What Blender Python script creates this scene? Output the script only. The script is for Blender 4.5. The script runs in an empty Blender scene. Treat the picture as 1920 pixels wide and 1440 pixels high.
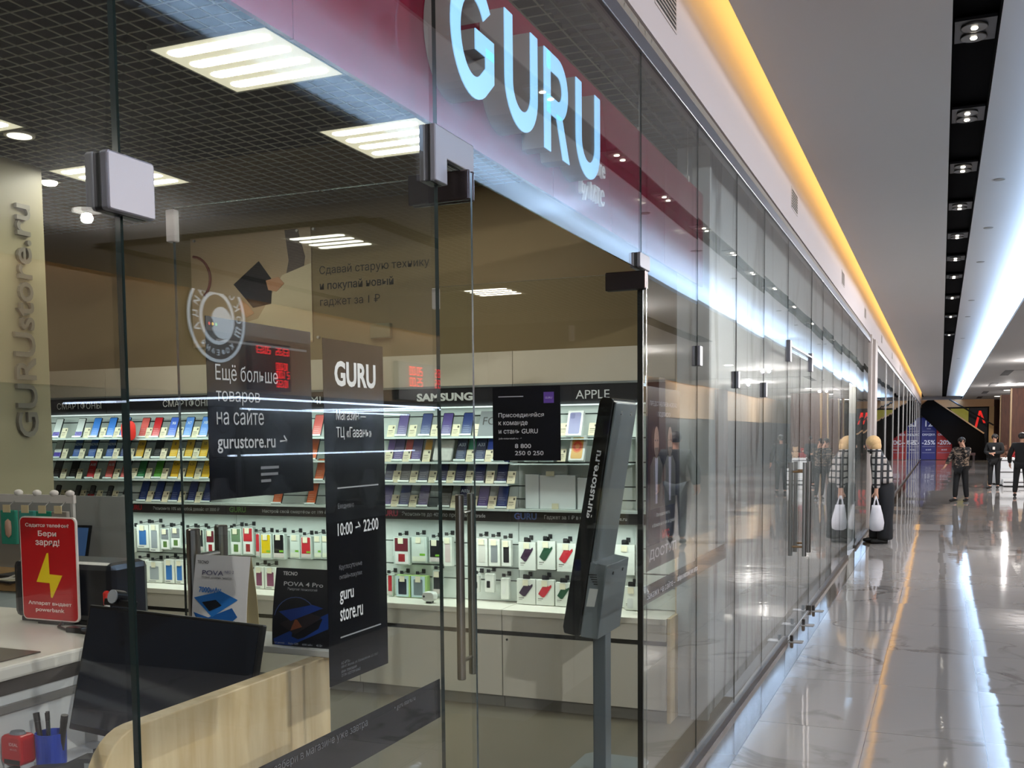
import bpy, math, random
from mathutils import Vector, Matrix

SC = bpy.context.scene
COL = SC.collection
random.seed(7)
PI = math.pi

# ---------------------------------------------------------------- camera, world, exposure
FPX, PPX, PPY = 1922.787, 960.0, 951.43          # focal length and principal point for a 1920x1440 frame
YAW, PITCH, ROLL = math.radians(22.69135), math.radians(-3.98330), math.radians(0.53769)
CAM = Vector((1.134, 0.0, 1.68))
_f = Vector((-math.sin(YAW) * math.cos(PITCH), math.cos(YAW) * math.cos(PITCH), math.sin(PITCH)))
_r = Vector((math.cos(YAW), math.sin(YAW), 0))
_d = _f.cross(_r)
_right = math.cos(ROLL) * _r + math.sin(ROLL) * _d
_down = -math.sin(ROLL) * _r + math.cos(ROLL) * _d
cam_data = bpy.data.cameras.new('camera')
cam = bpy.data.objects.new('camera', cam_data)
COL.objects.link(cam)
_m = Matrix.Identity(4)
for _i in range(3):
    _m[_i][0], _m[_i][1], _m[_i][2], _m[_i][3] = _right[_i], -_down[_i], -_f[_i], CAM[_i]
cam.matrix_world = _m
cam_data.sensor_fit = 'HORIZONTAL'
cam_data.sensor_width = 36.0
cam_data.lens = FPX / 1920.0 * 36.0
cam_data.shift_x = 0.0
cam_data.shift_y = (PPY - 720.0) / 1920.0
cam_data.clip_start = 0.05
cam_data.clip_end = 200.0
SC.camera = cam

world = bpy.data.worlds.new('world')
SC.world = world
world.use_nodes = True
world.node_tree.nodes['Background'].inputs[0].default_value = (0.62, 0.66, 0.74, 1)
world.node_tree.nodes['Background'].inputs[1].default_value = 0.6

SC.view_settings.view_transform = 'Standard'
SC.view_settings.look = 'None'
SC.view_settings.exposure = 0.22
SC.view_settings.gamma = 1.0
SC.view_settings.use_curve_mapping = False
SC.cycles.use_denoising = True
SC.cycles.max_bounces = 9
SC.cycles.diffuse_bounces = 3
SC.cycles.glossy_bounces = 5
SC.cycles.transmission_bounces = 4
SC.cycles.transparent_max_bounces = 40
SC.cycles.sample_clamp_indirect = 4.0
SC.cycles.caustics_reflective = False
SC.cycles.caustics_refractive = False


def area_lamp(name, loc, sx, sy, power, color, rot=(0, 0, 0), spread=PI):
    d = bpy.data.lights.new(name, 'AREA')
    d.shape = 'RECTANGLE'
    d.size, d.size_y, d.energy, d.color, d.spread = sx, sy, power, color, spread
    o = bpy.data.objects.new(name, d)
    o.location, o.rotation_euler = loc, rot
    COL.objects.link(o)
    return o


# cold LED strip on top of the ceiling lip (shines up on the raised ceiling) and warm LED strip in the bulkhead cove
for k in range(5):
    area_lamp('cove_led_light', (2.30, 2 + 14.4 * k, 3.655), 0.06, 14.4, 820.0, (0.46, 0.68, 1.0), (PI, math.radians(-2), 0), math.radians(160))
    area_lamp('bulkhead_led_light', (0.26, 2 + 14.4 * k, 4.11), 0.13, 14.4, 46.0, (1.0, 0.57, 0.14), (0, math.radians(58), 0))
# downlights of the low ceiling across the mall, and the twin spots of the lamp slot
def spot_lamp(name, loc, power, color, cone=150, radius=0.05):
    d = bpy.data.lights.new(name, 'SPOT')
    d.energy, d.color, d.spot_size, d.spot_blend, d.shadow_soft_size = power, color, math.radians(cone), 0.6, radius
    o = bpy.data.objects.new(name, d)
    o.location = loc
    COL.objects.link(o)
    return o


for k in range(8):
    d = bpy.data.lights.new('mall_lamp_light', 'POINT')
    d.energy, d.color, d.shadow_soft_size = 500.0, (1.0, 0.95, 0.92), 0.04
    o = bpy.data.objects.new('mall_lamp_light', d)
    o.location = (3.7 + 1.8 * (k % 2), -1.5 + 8.2 * k, 3.53)
    COL.objects.link(o)
for k in range(9):
    spot_lamp('slot_spot_light', (1.255, 1.3 + 4.8 * k, 3.80), 90.0, (1.0, 0.95, 0.9), 120)
# LED strips above the shop's shelves
area_lamp('shelf_led_light', (-2.9, 5.74, 1.868), 4.9, 0.04, 11.0, (0.86, 1.0, 0.96), (math.radians(10), 0, 0))
area_lamp('shelf_led_light', (-2.9, 5.80, 1.128), 4.9, 0.05, 9.0, (0.86, 1.0, 0.96), (math.radians(18), 0, 0), math.radians(150))


# ---------------------------------------------------------------- materials
def lin(c):
    c = c / 255.0
    return c / 12.92 if c <= 0.04045 else ((c + 0.055) / 1.055) ** 2.4


_MATS = {}


def M(rgb, rough=0.5, metal=0.0, emit=0.0, spec=0.5, coat=0.0, noise=0.0, nscale=20.0, alpha=1.0):
    key = (rgb, rough, metal, emit, spec, coat, noise, nscale, alpha)
    if key in _MATS:
        return _MATS[key]
    m = bpy.data.materials.new('paint_%d_%d_%d' % rgb)
    m.use_nodes = True
    nt = m.node_tree
    b = nt.nodes['Principled BSDF']
    c = (lin(rgb[0]), lin(rgb[1]), lin(rgb[2]), 1)
    b.inputs['Base Color'].default_value = c
    b.inputs['Roughness'].default_value = rough
    b.inputs['Metallic'].default_value = metal
    b.inputs['Specular IOR Level'].default_value = spec
    b.inputs['Coat Weight'].default_value = coat
    b.inputs['Alpha'].default_value = alpha
    if emit:
        b.inputs['Emission Color'].default_value = c
        b.inputs['Emission Strength'].default_value = emit
    if noise:
        t = nt.nodes.new('ShaderNodeTexCoord')
        n = nt.nodes.new('ShaderNodeTexNoise')
        n.inputs['Scale'].default_value = nscale
        n.inputs['Detail'].default_value = 4
        r = nt.nodes.new('ShaderNodeMix')
        r.data_type = 'RGBA'
        r.inputs[6].default_value = tuple(x * (1 - noise) for x in c[:3]) + (1,)
        r.inputs[7].default_value = tuple(min(1, x * (1 + noise)) for x in c[:3]) + (1,)
        nt.links.new(t.outputs['Object'], n.inputs['Vector'])
        nt.links.new(n.outputs['Fac'], r.inputs[0])
        nt.links.new(r.outputs[2], b.inputs['Base Color'])
    _MATS[key] = m
    return m


def new_mat(name):
    m = bpy.data.materials.new(name)
    m.use_nodes = True
    return m, m.node_tree, m.node_tree.nodes['Principled BSDF']


def glass_mat(name, tint, f0, rough=0.0, bump=0.0):
    """Clear sheet: see-through, with a mirror reflection that grows towards grazing angles."""
    m = bpy.data.materials.new(name)
    m.use_nodes = True
    nt = m.node_tree
    nt.nodes.clear()
    out = nt.nodes.new('ShaderNodeOutputMaterial')
    mix = nt.nodes.new('ShaderNodeMixShader')
    tr = nt.nodes.new('ShaderNodeBsdfTransparent')
    tr.inputs[0].default_value = (*tint, 1)
    gl = nt.nodes.new('ShaderNodeBsdfGlossy')
    gl.inputs['Color'].default_value = (1, 1, 1, 1)
    gl.inputs['Roughness'].default_value = rough
    lw = nt.nodes.new('ShaderNodeLayerWeight')
    lw.inputs['Blend'].default_value = 0.5
    pw = nt.nodes.new('ShaderNodeMath'); pw.operation = 'POWER'; pw.inputs[1].default_value = 5.0
    ma = nt.nodes.new('ShaderNodeMath'); ma.operation = 'MULTIPLY_ADD'
    ma.inputs[1].default_value = 1.0 - f0
    ma.inputs[2].default_value = f0
    nt.links.new(lw.outputs['Facing'], pw.inputs[0])
    nt.links.new(pw.outputs[0], ma.inputs[0])
    nt.links.new(ma.outputs[0], mix.inputs[0])
    nt.links.new(tr.outputs[0], mix.inputs[1])
    nt.links.new(gl.outputs[0], mix.inputs[2])
    nt.links.new(mix.outputs[0], out.inputs[0])
    if bump:
        t = nt.nodes.new('ShaderNodeTexCoord')
        n = nt.nodes.new('ShaderNodeTexNoise'); n.inputs['Scale'].default_value = 0.9; n.inputs['Detail'].default_value = 0
        b = nt.nodes.new('ShaderNodeBump'); b.inputs['Strength'].default_value = 1.0; b.inputs['Distance'].default_value = bump
        nt.links.new(t.outputs['Object'], n.inputs['Vector'])
        nt.links.new(n.outputs['Fac'], b.inputs['Height'])
        nt.links.new(b.outputs[0], gl.inputs['Normal'])
    return m


GLASS = glass_mat('shop_window_glass', (0.965, 0.985, 0.975), 0.05, bump=0.0012)
CLEAR = glass_mat('clear_plastic', (0.95, 0.97, 0.96), 0.05, 0.05)
EDGE = M((34, 46, 44), 0.15, 0.0, 0, 0.7)
STEEL = M((150, 146, 142), 0.28, 1.0)
STEEL2 = M((176, 174, 172), 0.45, 0.75)
BLACK = M((10, 10, 12), 0.35)
WHITE = M((214, 212, 206), 0.45)


def floor_mat():
    m, nt, b = new_mat('polished_marble_tile')
    N, L = nt.nodes.new, nt.links.new
    t = N('ShaderNodeTexCoord')
    sep = N('ShaderNodeSeparateXYZ'); L(t.outputs['Object'], sep.inputs[0])

    def axis(o, off, size):
        a = N('ShaderNodeMath'); a.operation = 'SUBTRACT'; a.inputs[1].default_value = off; L(o, a.inputs[0])
        d = N('ShaderNodeMath'); d.operation = 'DIVIDE'; d.inputs[1].default_value = size; L(a.outputs[0], d.inputs[0])
        fr = N('ShaderNodeMath'); fr.operation = 'FRACT'; L(d.outputs[0], fr.inputs[0])
        fl = N('ShaderNodeMath'); fl.operation = 'FLOOR'; L(d.outputs[0], fl.inputs[0])
        lo = N('ShaderNodeMath'); lo.operation = 'LESS_THAN'; lo.inputs[1].default_value = 0.0045 / size; L(fr.outputs[0], lo.inputs[0])
        return fl.outputs[0], lo.outputs[0]
    fx, gx = axis(sep.outputs[0], 0.172, 0.605)
    fy, gy = axis(sep.outputs[1], 6.005, 1.175)
    g = N('ShaderNodeMath'); g.operation = 'MAXIMUM'; L(gx, g.inputs[0]); L(gy, g.inputs[1])
    cell = N('ShaderNodeCombineXYZ'); L(fx, cell.inputs[0]); L(fy, cell.inputs[1])
    wn = N('ShaderNodeTexWhiteNoise'); wn.noise_dimensions = '3D'; L(cell.outputs[0], wn.inputs['Vector'])
    # veins: each tile cut from another place of the slab
    off = N('ShaderNodeVectorMath'); off.operation = 'MULTIPLY_ADD'; off.inputs[1].default_value = (9, 9, 9)
    L(wn.outputs['Color'], off.inputs[0]); L(t.outputs['Object'], off.inputs[2])
    n1 = N('ShaderNodeTexNoise'); n1.inputs['Scale'].default_value = 1.1; n1.inputs['Detail'].default_value = 6; n1.inputs['Distortion'].default_value = 1.2
    L(off.outputs[0], n1.inputs['Vector'])
    s = N('ShaderNodeMath'); s.operation = 'SUBTRACT'; s.inputs[1].default_value = 0.5; L(n1.outputs['Fac'], s.inputs[0])
    ab = N('ShaderNodeMath'); ab.operation = 'ABSOLUTE'; L(s.outputs[0], ab.inputs[0])
    rp = N('ShaderNodeValToRGB')
    rp.color_ramp.elements[0].position = 0.0; rp.color_ramp.elements[0].color = (0.17, 0.15, 0.138, 1)
    rp.color_ramp.elements[1].position = 0.035; rp.color_ramp.elements[1].color = (0.36, 0.34, 0.328, 1)
    L(ab.outputs[0], rp.inputs[0])
    n2 = N('ShaderNodeTexNoise'); n2.inputs['Scale'].default_value = 0.8; L(off.outputs[0], n2.inputs['Vector'])
    mr = N('ShaderNodeMapRange'); mr.inputs[1].default_value = 0.48; mr.inputs[2].default_value = 0.62; L(n2.outputs['Fac'], mr.inputs[0])
    base = N('ShaderNodeMix'); base.data_type = 'RGBA'; base.inputs[6].default_value = (0.36, 0.34, 0.328, 1)
    L(mr.outputs[0], base.inputs[0]); L(rp.outputs[0], base.inputs[7])
    fin = N('ShaderNodeMix'); fin.data_type = 'RGBA'; fin.inputs[7].default_value = (0.11, 0.10, 0.095, 1)
    L(g.outputs[0], fin.inputs[0]); L(base.outputs[2], fin.inputs[6]); L(fin.outputs[2], b.inputs['Base Color'])
    # tiles lie a hair out of level with one another
    tilt = N('ShaderNodeVectorMath'); tilt.operation = 'MULTIPLY_ADD'
    tilt.inputs[1].default_value = (0.012, 0.010, 0.0); tilt.inputs[2].default_value = (-0.006, -0.005, 1.0)
    L(wn.outputs['Color'], tilt.inputs[0])
    nn = N('ShaderNodeVectorMath'); nn.operation = 'NORMALIZE'; L(tilt.outputs[0], nn.inputs[0])
    n3 = N('ShaderNodeTexNoise'); n3.inputs['Scale'].default_value = 7.0; L(t.outputs['Object'], n3.inputs['Vector'])
    bp = N('ShaderNodeBump'); bp.inputs['Distance'].default_value = 0.0006; bp.inputs['Strength'].default_value = 1.0
    L(n3.outputs['Fac'], bp.inputs['Height']); L(nn.outputs[0], bp.inputs['Normal'])
    L(bp.outputs[0], b.inputs['Normal'])
    b.inputs['Roughness'].default_value = 0.045
    b.inputs['IOR'].default_value = 1.75
    return m


def marble_wall_mat():
    m, nt, b = new_mat('pale_veined_marble')
    N, L = nt.nodes.new, nt.links.new
    t = N('ShaderNodeTexCoord')
    mp = N('ShaderNodeMapping'); mp.inputs['Rotation'].default_value = (math.radians(35), 0, 0); mp.inputs['Scale'].default_value = (1, 2.2, 0.35)
    L(t.outputs['Object'], mp.inputs[0])
    n = N('ShaderNodeTexNoise'); n.inputs['Scale'].default_value = 0.75; n.inputs['Detail'].default_value = 6; n.inputs['Distortion'].default_value = 0.5
    L(mp.outputs[0], n.inputs['Vector'])
    s = N('ShaderNodeMath'); s.operation = 'SUBTRACT'; s.inputs[1].default_value = 0.5; L(n.outputs['Fac'], s.inputs[0])
    a = N('ShaderNodeMath'); a.operation = 'ABSOLUTE'; L(s.outputs[0], a.inputs[0])
    r = N('ShaderNodeValToRGB')
    r.color_ramp.elements[0].color = (0.17, 0.165, 0.17, 1)
    r.color_ramp.elements[1].position = 0.03; r.color_ramp.elements[1].color = (0.60, 0.63, 0.66, 1)
    L(a.outputs[0], r.inputs[0]); L(r.outputs[0], b.inputs['Base Color'])
    b.inputs['Roughness'].default_value = 0.3
    return m


def wood_mat(name, a, bcol, scale=(1, 12, 1), rough=0.45):
    m, nt, b = new_mat(name)
    N, L = nt.nodes.new, nt.links.new
    t = N('ShaderNodeTexCoord')
    mp = N('ShaderNodeMapping'); mp.inputs['Scale'].default_value = scale
    L(t.outputs['Object'], mp.inputs[0])
    n = N('ShaderNodeTexNoise'); n.inputs['Scale'].default_value = 4; n.inputs['Detail'].default_value = 7; n.inputs['Distortion'].default_value = 0.6
    L(mp.outputs[0], n.inputs['Vector'])
    r = N('ShaderNodeValToRGB')
    r.color_ramp.elements[0].position = 0.3; r.color_ramp.elements[0].color = (*[lin(x) for x in a], 1)
    r.color_ramp.elements[1].position = 0.7; r.color_ramp.elements[1].color = (*[lin(x) for x in bcol], 1)
    L(n.outputs['Fac'], r.inputs[0]); L(r.outputs[0], b.inputs['Base Color'])
    b.inputs['Roughness'].default_value = rough
    return m


FLOOR_M = floor_mat()
MARBLE = marble_wall_mat()
OAK = wood_mat('light_oak_board', (196, 168, 122), (222, 200, 160), (6, 6, 0.8))
DARKWOOD = wood_mat('dark_walnut_panel', (58, 34, 26), (84, 50, 36), (6, 6, 0.5), 0.75)


# ---------------------------------------------------------------- mesh helpers
STANDS = {}


def hang(o, parent):
    """Parent a part to its thing; parts of an unturned thing are given in room coordinates."""
    o.parent = parent
    if parent.name in STANDS:
        o.matrix_parent_inverse = Matrix.Translation(-STANDS[parent.name])


class B:
    def __init__(s):
        s.v, s.f, s.mi = [], [], []

    def add(s, v, f, mi=0):
        n = len(s.v)
        s.v += [tuple(p) for p in v]
        s.f += [tuple(i + n for i in q) for q in f]
        s.mi += [mi] * len(f) if isinstance(mi, int) else list(mi)
        return s

    def box(s, x0, y0, z0, x1, y1, z1, mi=0):
        x0, x1 = min(x0, x1), max(x0, x1); y0, y1 = min(y0, y1), max(y0, y1); z0, z1 = min(z0, z1), max(z0, z1)
        v = [(x, y, z) for z in (z0, z1) for y in (y0, y1) for x in (x0, x1)]
        # faces: bottom, top, front(-y), back(+y), left(-x), right(+x)
        f = [(0, 2, 3, 1), (4, 5, 7, 6), (0, 1, 5, 4), (2, 6, 7, 3), (0, 4, 6, 2), (1, 3, 7, 5)]
        return s.add(v, f, mi)

    def prism(s, pts, axis, d0, d1, mi=0):
        """2D outline pushed along an axis: 'x' takes (y, z), 'y' takes (x, z), 'z' takes (x, y)."""
        def P(p, d):
            return {'x': (d, p[0], p[1]), 'y': (p[0], d, p[1]), 'z': (p[0], p[1], d)}[axis]
        n = len(pts)
        v = [P(p, d0) for p in pts] + [P(p, d1) for p in pts]
        f = [tuple(range(n))[::-1], tuple(range(n, 2 * n))] + [(i, (i + 1) % n, n + (i + 1) % n, n + i) for i in range(n)]
        return s.add(v, f, mi)

    def tube(s, pts, r, n=10, mi=0, sx=1.0):
        pts = [Vector(p) for p in pts]
        rs = r if isinstance(r, (list, tuple)) else [r] * len(pts)
        rings, up = [], None
        for i, p in enumerate(pts):
            t = (pts[min(i + 1, len(pts) - 1)] - pts[max(i - 1, 0)]).normalized()
            if up is None:
                up = Vector((0, 0, 1)) if abs(t.z) < 0.9 else Vector((1, 0, 0))
            a = t.cross(up).normalized(); b = t.cross(a).normalized(); up = -b if (-b).dot(up) > 0 else b
            rings.append([p + rs[i] * (math.cos(2 * PI * k / n) * a * sx + math.sin(2 * PI * k / n) * b) for k in range(n)])
        v = [q for R in rings for q in R]
        f = [(i * n + k, i * n + (k + 1) % n, (i + 1) * n + (k + 1) % n, (i + 1) * n + k) for i in range(len(pts) - 1) for k in range(n)]
        f += [tuple(range(n))[::-1], tuple((len(pts) - 1) * n + k for k in range(n))]
        return s.add(v, f, mi)

    def lathe(s, prof, c=(0, 0, 0), n=24, mi=0, sx=1.0, sy=1.0):
        v = [(c[0] + r * sx * math.cos(2 * PI * k / n), c[1] + r * sy * math.sin(2 * PI * k / n), c[2] + z) for r, z in prof for k in range(n)]
        f = [(i * n + k, i * n + (k + 1) % n, (i + 1) * n + (k + 1) % n, (i + 1) * n + k) for i in range(len(prof) - 1) for k in range(n)]
        f += [tuple(range(n))[::-1], tuple((len(prof) - 1) * n + k for k in range(n))]
        return s.add(v, f, mi)

    def ball(s, c, rx, ry, rz, n=14, m=8, mi=0):
        prof = [(max(1e-4, math.sin(PI * i / m)), -math.cos(PI * i / m) * rz) for i in range(m + 1)]
        return s.lathe(prof, c, n, mi, rx, ry)

    def loft(s, rings, n=20, mi=0):
        """rings: (center, half width x, half depth y) stacked; ellipses lofted into one closed skin."""
        v = []
        for c, a, b in rings:
            v += [(c[0] + a * math.cos(2 * PI * k / n), c[1] + b * math.sin(2 * PI * k / n), c[2]) for k in range(n)]
        f = [(i * n + k, i * n + (k + 1) % n, (i + 1) * n + (k + 1) % n, (i + 1) * n + k) for i in range(len(rings) - 1) for k in range(n)]
        f += [tuple(range(n))[::-1], tuple((len(rings) - 1) * n + k for k in range(n))]
        return s.add(v, f, mi)

    def make(s, name, mat, parent=None, bevel=0.0, smooth=False, seg=2, kind=None):
        me = bpy.data.meshes.new(name)
        me.from_pydata(s.v, [], s.f)
        mats = mat if isinstance(mat, (list, tuple)) else [mat]
        for m in mats:
            me.materials.append(m)
        for p, i in zip(me.polygons, s.mi):
            p.material_index = min(i, len(mats) - 1)
            p.use_smooth = smooth
        me.update()
        o = bpy.data.objects.new(name, me)
        COL.objects.link(o)
        if parent:
            hang(o, parent)
        if bevel:
            md = o.modifiers.new('bevel', 'BEVEL')
            md.width, md.segments, md.limit_method = bevel, seg, 'ANGLE'
            md.harden_normals = False
        if kind:
            o['kind'] = kind
        return o


def box(name, x0, y0, z0, x1, y1, z1, mat, parent=None, bevel=0.0, kind=None):
    return B().box(x0, y0, z0, x1, y1, z1).make(name, mat, parent, bevel, kind=kind)


def thing(name, label, cat, loc=(0, 0, 0), rot=(0, 0, 0), group=None):
    o = bpy.data.objects.new(name, None)
    o.empty_display_size = 0.05
    o.location, o.rotation_euler = loc, rot
    COL.objects.link(o)
    if tuple(rot) == (0, 0, 0):
        STANDS[o.name] = Vector(loc)
    return tag(o, label, cat, group)


def tag(o, label, cat, group=None):
    o['label'], o['category'] = label, cat
    if group:
        o['group'] = group
    return o


def rrect(x0, z0, x1, z1, r, n=5):
    pts = []
    for cx, cz, a0 in ((x1 - r, z1 - r, 0), (x0 + r, z1 - r, 90), (x0 + r, z0 + r, 180), (x1 - r, z0 + r, 270)):
        for k in range(n + 1):
            a = math.radians(a0 + 90 * k / n)
            pts.append((cx + r * math.cos(a), cz + r * math.sin(a)))
    return pts


DIRS = {'+X': ((0, 1, 0), (0, 0, 1)), '-X': ((0, -1, 0), (0, 0, 1)), '-Y': ((1, 0, 0), (0, 0, 1)), '+Y': ((-1, 0, 0), (0, 0, 1))}
_TXT = {}


def text(body, org, face, mat, parent=None, w=None, h=None, bold=0.0, depth=0.0006, name='lettering', right=None, up=None, align='l', label=None):
    """Flat raised lettering. org is the lower-left corner (or lower-centre with align='c') of its bounding box, face the side it reads from."""
    key = (body, bold)
    if key not in _TXT:
        c = bpy.data.curves.new('t', 'FONT')
        c.body = body
        c.size = 1.0
        c.offset = bold
        c.resolution_u = 3
        c.space_line = 0.95
        ob = bpy.data.objects.new('t', c)
        COL.objects.link(ob)
        dg = bpy.context.evaluated_depsgraph_get()
        me = bpy.data.meshes.new_from_object(ob.evaluated_get(dg))
        bpy.data.objects.remove(ob)
        bpy.data.curves.remove(c)
        vs = [(v.co.x, v.co.y) for v in me.vertices]
        fs = [tuple(p.vertices) for p in me.polygons]
        bpy.data.meshes.remove(me)
        x0 = min(v[0] for v in vs); y0 = min(v[1] for v in vs)
        x1 = max(v[0] for v in vs); y1 = max(v[1] for v in vs)
        _TXT[key] = ([(x - x0, y - y0) for x, y in vs], fs, x1 - x0, y1 - y0)
    vs, fs, tw, th = _TXT[key]
    if w and h:
        sx, sy = w / tw, h / th
    elif w:
        sx = sy = w / tw
    else:
        sx = sy = h / th
    R, U = (Vector(a) for a in (DIRS[face] if right is None else (right, up)))
    Nn = R.cross(U)
    O = Vector(org) - (R * tw * sx * 0.5 if align == 'c' else (R * tw * sx if align == 'r' else Vector()))
    me = bpy.data.meshes.new(name)
    me.from_pydata([tuple(O + R * x * sx + U * y * sy + Nn * depth) for x, y in vs], [], fs)
    me.materials.append(mat)
    me.update()
    o = bpy.data.objects.new(name, me)
    COL.objects.link(o)
    if parent:
        hang(o, parent)
    if label:
        o['label'] = label
    return o


NTH = ['first', 'second', 'third', 'fourth', 'fifth', 'sixth', 'seventh', 'eighth', 'ninth', 'tenth', 'eleventh', 'twelfth', 'thirteenth',
       'fourteenth', 'fifteenth', 'sixteenth', 'seventeenth', 'eighteenth', 'nineteenth', 'twentieth', 'twenty-first', 'twenty-second',
       'twenty-third', 'twenty-fourth', 'twenty-fifth', 'twenty-sixth', 'twenty-seventh', 'twenty-eighth', 'twenty-ninth', 'thirtieth',
       'thirty-first', 'thirty-second', 'thirty-third', 'thirty-fourth', 'thirty-fifth']

# ---------------------------------------------------------------- the setting
Y0, Y1 = -3.0, 70.0
YS = -8.0                              # rear of the shop
ZC, ZL, ZS = 3.83, 3.60, 3.33        # raised corridor ceiling, low mall ceiling, shop grid ceiling

box('floor', -0.0, Y0, -0.1, 9.0, Y1, 0.0, FLOOR_M, kind='structure')
SHOPFLOOR = M((104, 97, 84), 0.32, noise=0.06, nscale=3)
box('floor_shop', -6.2, YS, -0.1, 0.0, 6.5, 0.0, SHOPFLOOR, kind='structure')
box('trim_floor_strip', 0.02, Y0, 0.0, 0.172, 66.0, 0.003, M((96, 84, 72), 0.06), kind='structure')

# raised ceiling with the black lamp slot
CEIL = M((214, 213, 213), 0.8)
b = B()
b.box(0.12, Y0, ZC, 1.15, Y1, ZC + 0.025)
b.box(0.40, Y0, ZC + 0.025, 0.43, Y1, 4.30)
b.box(1.385, Y0, ZC, 2.75, Y1, ZC + 0.3)
b.make('ceiling_raised', CEIL, kind='structure')
b = B()
b.box(1.15, Y0, ZC + 0.10, 1.385, Y1, ZC + 0.3)
b.box(1.15, Y0, ZC + 0.004, 1.152, Y1, ZC + 0.1)
b.box(1.383, Y0, ZC + 0.004, 1.385, Y1, ZC + 0.1)
b.make('trim_lamp_slot', M((3, 3, 5), 1.0, 0, 0, 0.1), kind='structure')
b = B()
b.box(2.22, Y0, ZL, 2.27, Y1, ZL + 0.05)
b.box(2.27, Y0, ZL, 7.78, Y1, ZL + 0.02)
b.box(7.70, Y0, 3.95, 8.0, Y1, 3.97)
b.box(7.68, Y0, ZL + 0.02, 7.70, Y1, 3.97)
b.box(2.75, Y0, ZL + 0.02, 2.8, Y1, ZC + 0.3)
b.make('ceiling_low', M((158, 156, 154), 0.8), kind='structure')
b = B()
b.box(0.0, 68.0, ZL, 2.22, 68.2, ZC)
b.make('trim_ceiling_end', CEIL, kind='structure')

# white bulkhead over the shop fronts, lit by the warm cove
BULK = M((196, 188, 190), 0.75)
b = B()
b.box(-0.30, Y0, 3.335, 0.0, 68.0, 4.30)
b.box(0.0, Y0, 4.26, 0.40, 68.0, 4.30)
b.make('wall_bulkhead', BULK, kind='structure')
box('trim_bulkhead_recess', -0.06, Y0, 3.268, -0.012, 66.0, 3.335, M((126, 118, 106), 0.7), kind='structure')
b = B()
b.box(-0.035, Y0, 3.20, 0.012, 18.45, 3.268)
b.box(-0.035, 20.2, 3.20, 0.012, 66.0, 3.268)
b.make('trim_top_rail', M((84, 84, 90), 0.35, 0.6), bevel=0.004, kind='structure')
b = B()
b.box(-0.024, Y0, 0.0, 0.024, 2.26, 0.05)
b.box(-0.024, 4.08, 0.0, 0.024, 8.40, 0.05)
b.box(-0.024, 9.98, 0.0, 0.024, 14.3, 0.05)
b.box(-0.024, 15.6, 0.0, 0.024, 18.45, 0.05)
b.box(-0.024, 20.2, 0.0, 0.024, 66.0, 0.05)
b.make('trim_floor_rail', M((92, 86, 80), 0.3, 0.7), bevel=0.004, kind='structure')

# shop walls and the dark lattice ceiling
BROWN = M((132, 115, 84), 0.7)
box('wall_shop_back', -6.2, 6.33, 0.0, -0.13, 6.45, 3.8, BROWN, kind='structure')
box('wall_shop_rear', -6.2, YS - 0.1, 0.0, 0.0, YS, 3.8, M((120, 104, 80), 0.7), kind='structure')
box('wall_shop_front_rear', -0.1, YS, 0.0, -0.03, -3.0, 3.8, M((110, 100, 84), 0.7), kind='structure')
box('wall_shop_left', -6.2, YS, 0.0, -6.0, 6.33, 3.8, M((120, 104, 80), 0.7), kind='structure')
box('ceiling_plenum', -6.2, YS, 3.75, -0.3, 6.5, 3.80, M((5, 5, 6), 1.0), kind='structure')
b = B()
LAT0, LAT1 = -6.0, 6.33
x = -6.0
while x < -0.31:
    b.box(x - 0.003, LAT0, ZS, x + 0.003, LAT1, ZS + 0.004)
    x += 0.086
y = LAT0
while y < LAT1:
    b.box(-6.0, y - 0.003, ZS, -0.30, y + 0.003, ZS + 0.004)
    y += 0.086
b.make('ceiling_lattice', M((150, 150, 134), 0.6), kind='structure')
# strip of lattice between the sign panel and the front glass
b = B()
for x in (-0.05, -0.15, -0.25):
    b.box(x - 0.003, 1.5, ZS - 0.02, x + 0.003, 5.9, ZS - 0.002)
y = 1.5
while y < 5.9:
    b.box(-0.30, y - 0.003, ZS - 0.02, -0.012, y + 0.003, ZS - 0.002)
    y += 0.1
b.make('ceiling_lattice_front', M((112, 114, 106), 0.6), kind='structure')
box('ceiling_front_plate', -0.30, 1.2, 3.326, -0.062, 5.93, 3.334, M((46, 48, 50), 0.8), kind='structure')

# marble-clad wall right behind the glass beyond the shop
box('wall_marble', -0.30, 5.95, 0.0, -0.12, 18.4, 3.334, MARBLE, kind='structure')
box('trim_marble_edge', -0.20, 5.90, 0.0, -0.10, 5.95, 3.334, M((190, 194, 196), 0.5), kind='structure')
b = B()
b.box(-0.25, 18.45, 0.0, 0.03, 18.62, 3.335)
b.box(-0.25, 18.62, 0.0, -0.10, 19.5, 3.335)
b.box(-0.25, 19.5, 0.0, 0.03, 20.2, 3.335)
b.make('wall_pier', M((176, 166, 160), 0.6), kind='structure')
box('wall_next_shop', -1.8, 20.2, 0.0, -1.6, 66.0, 3.334, M((70, 66, 66), 0.7), kind='structure')

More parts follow.
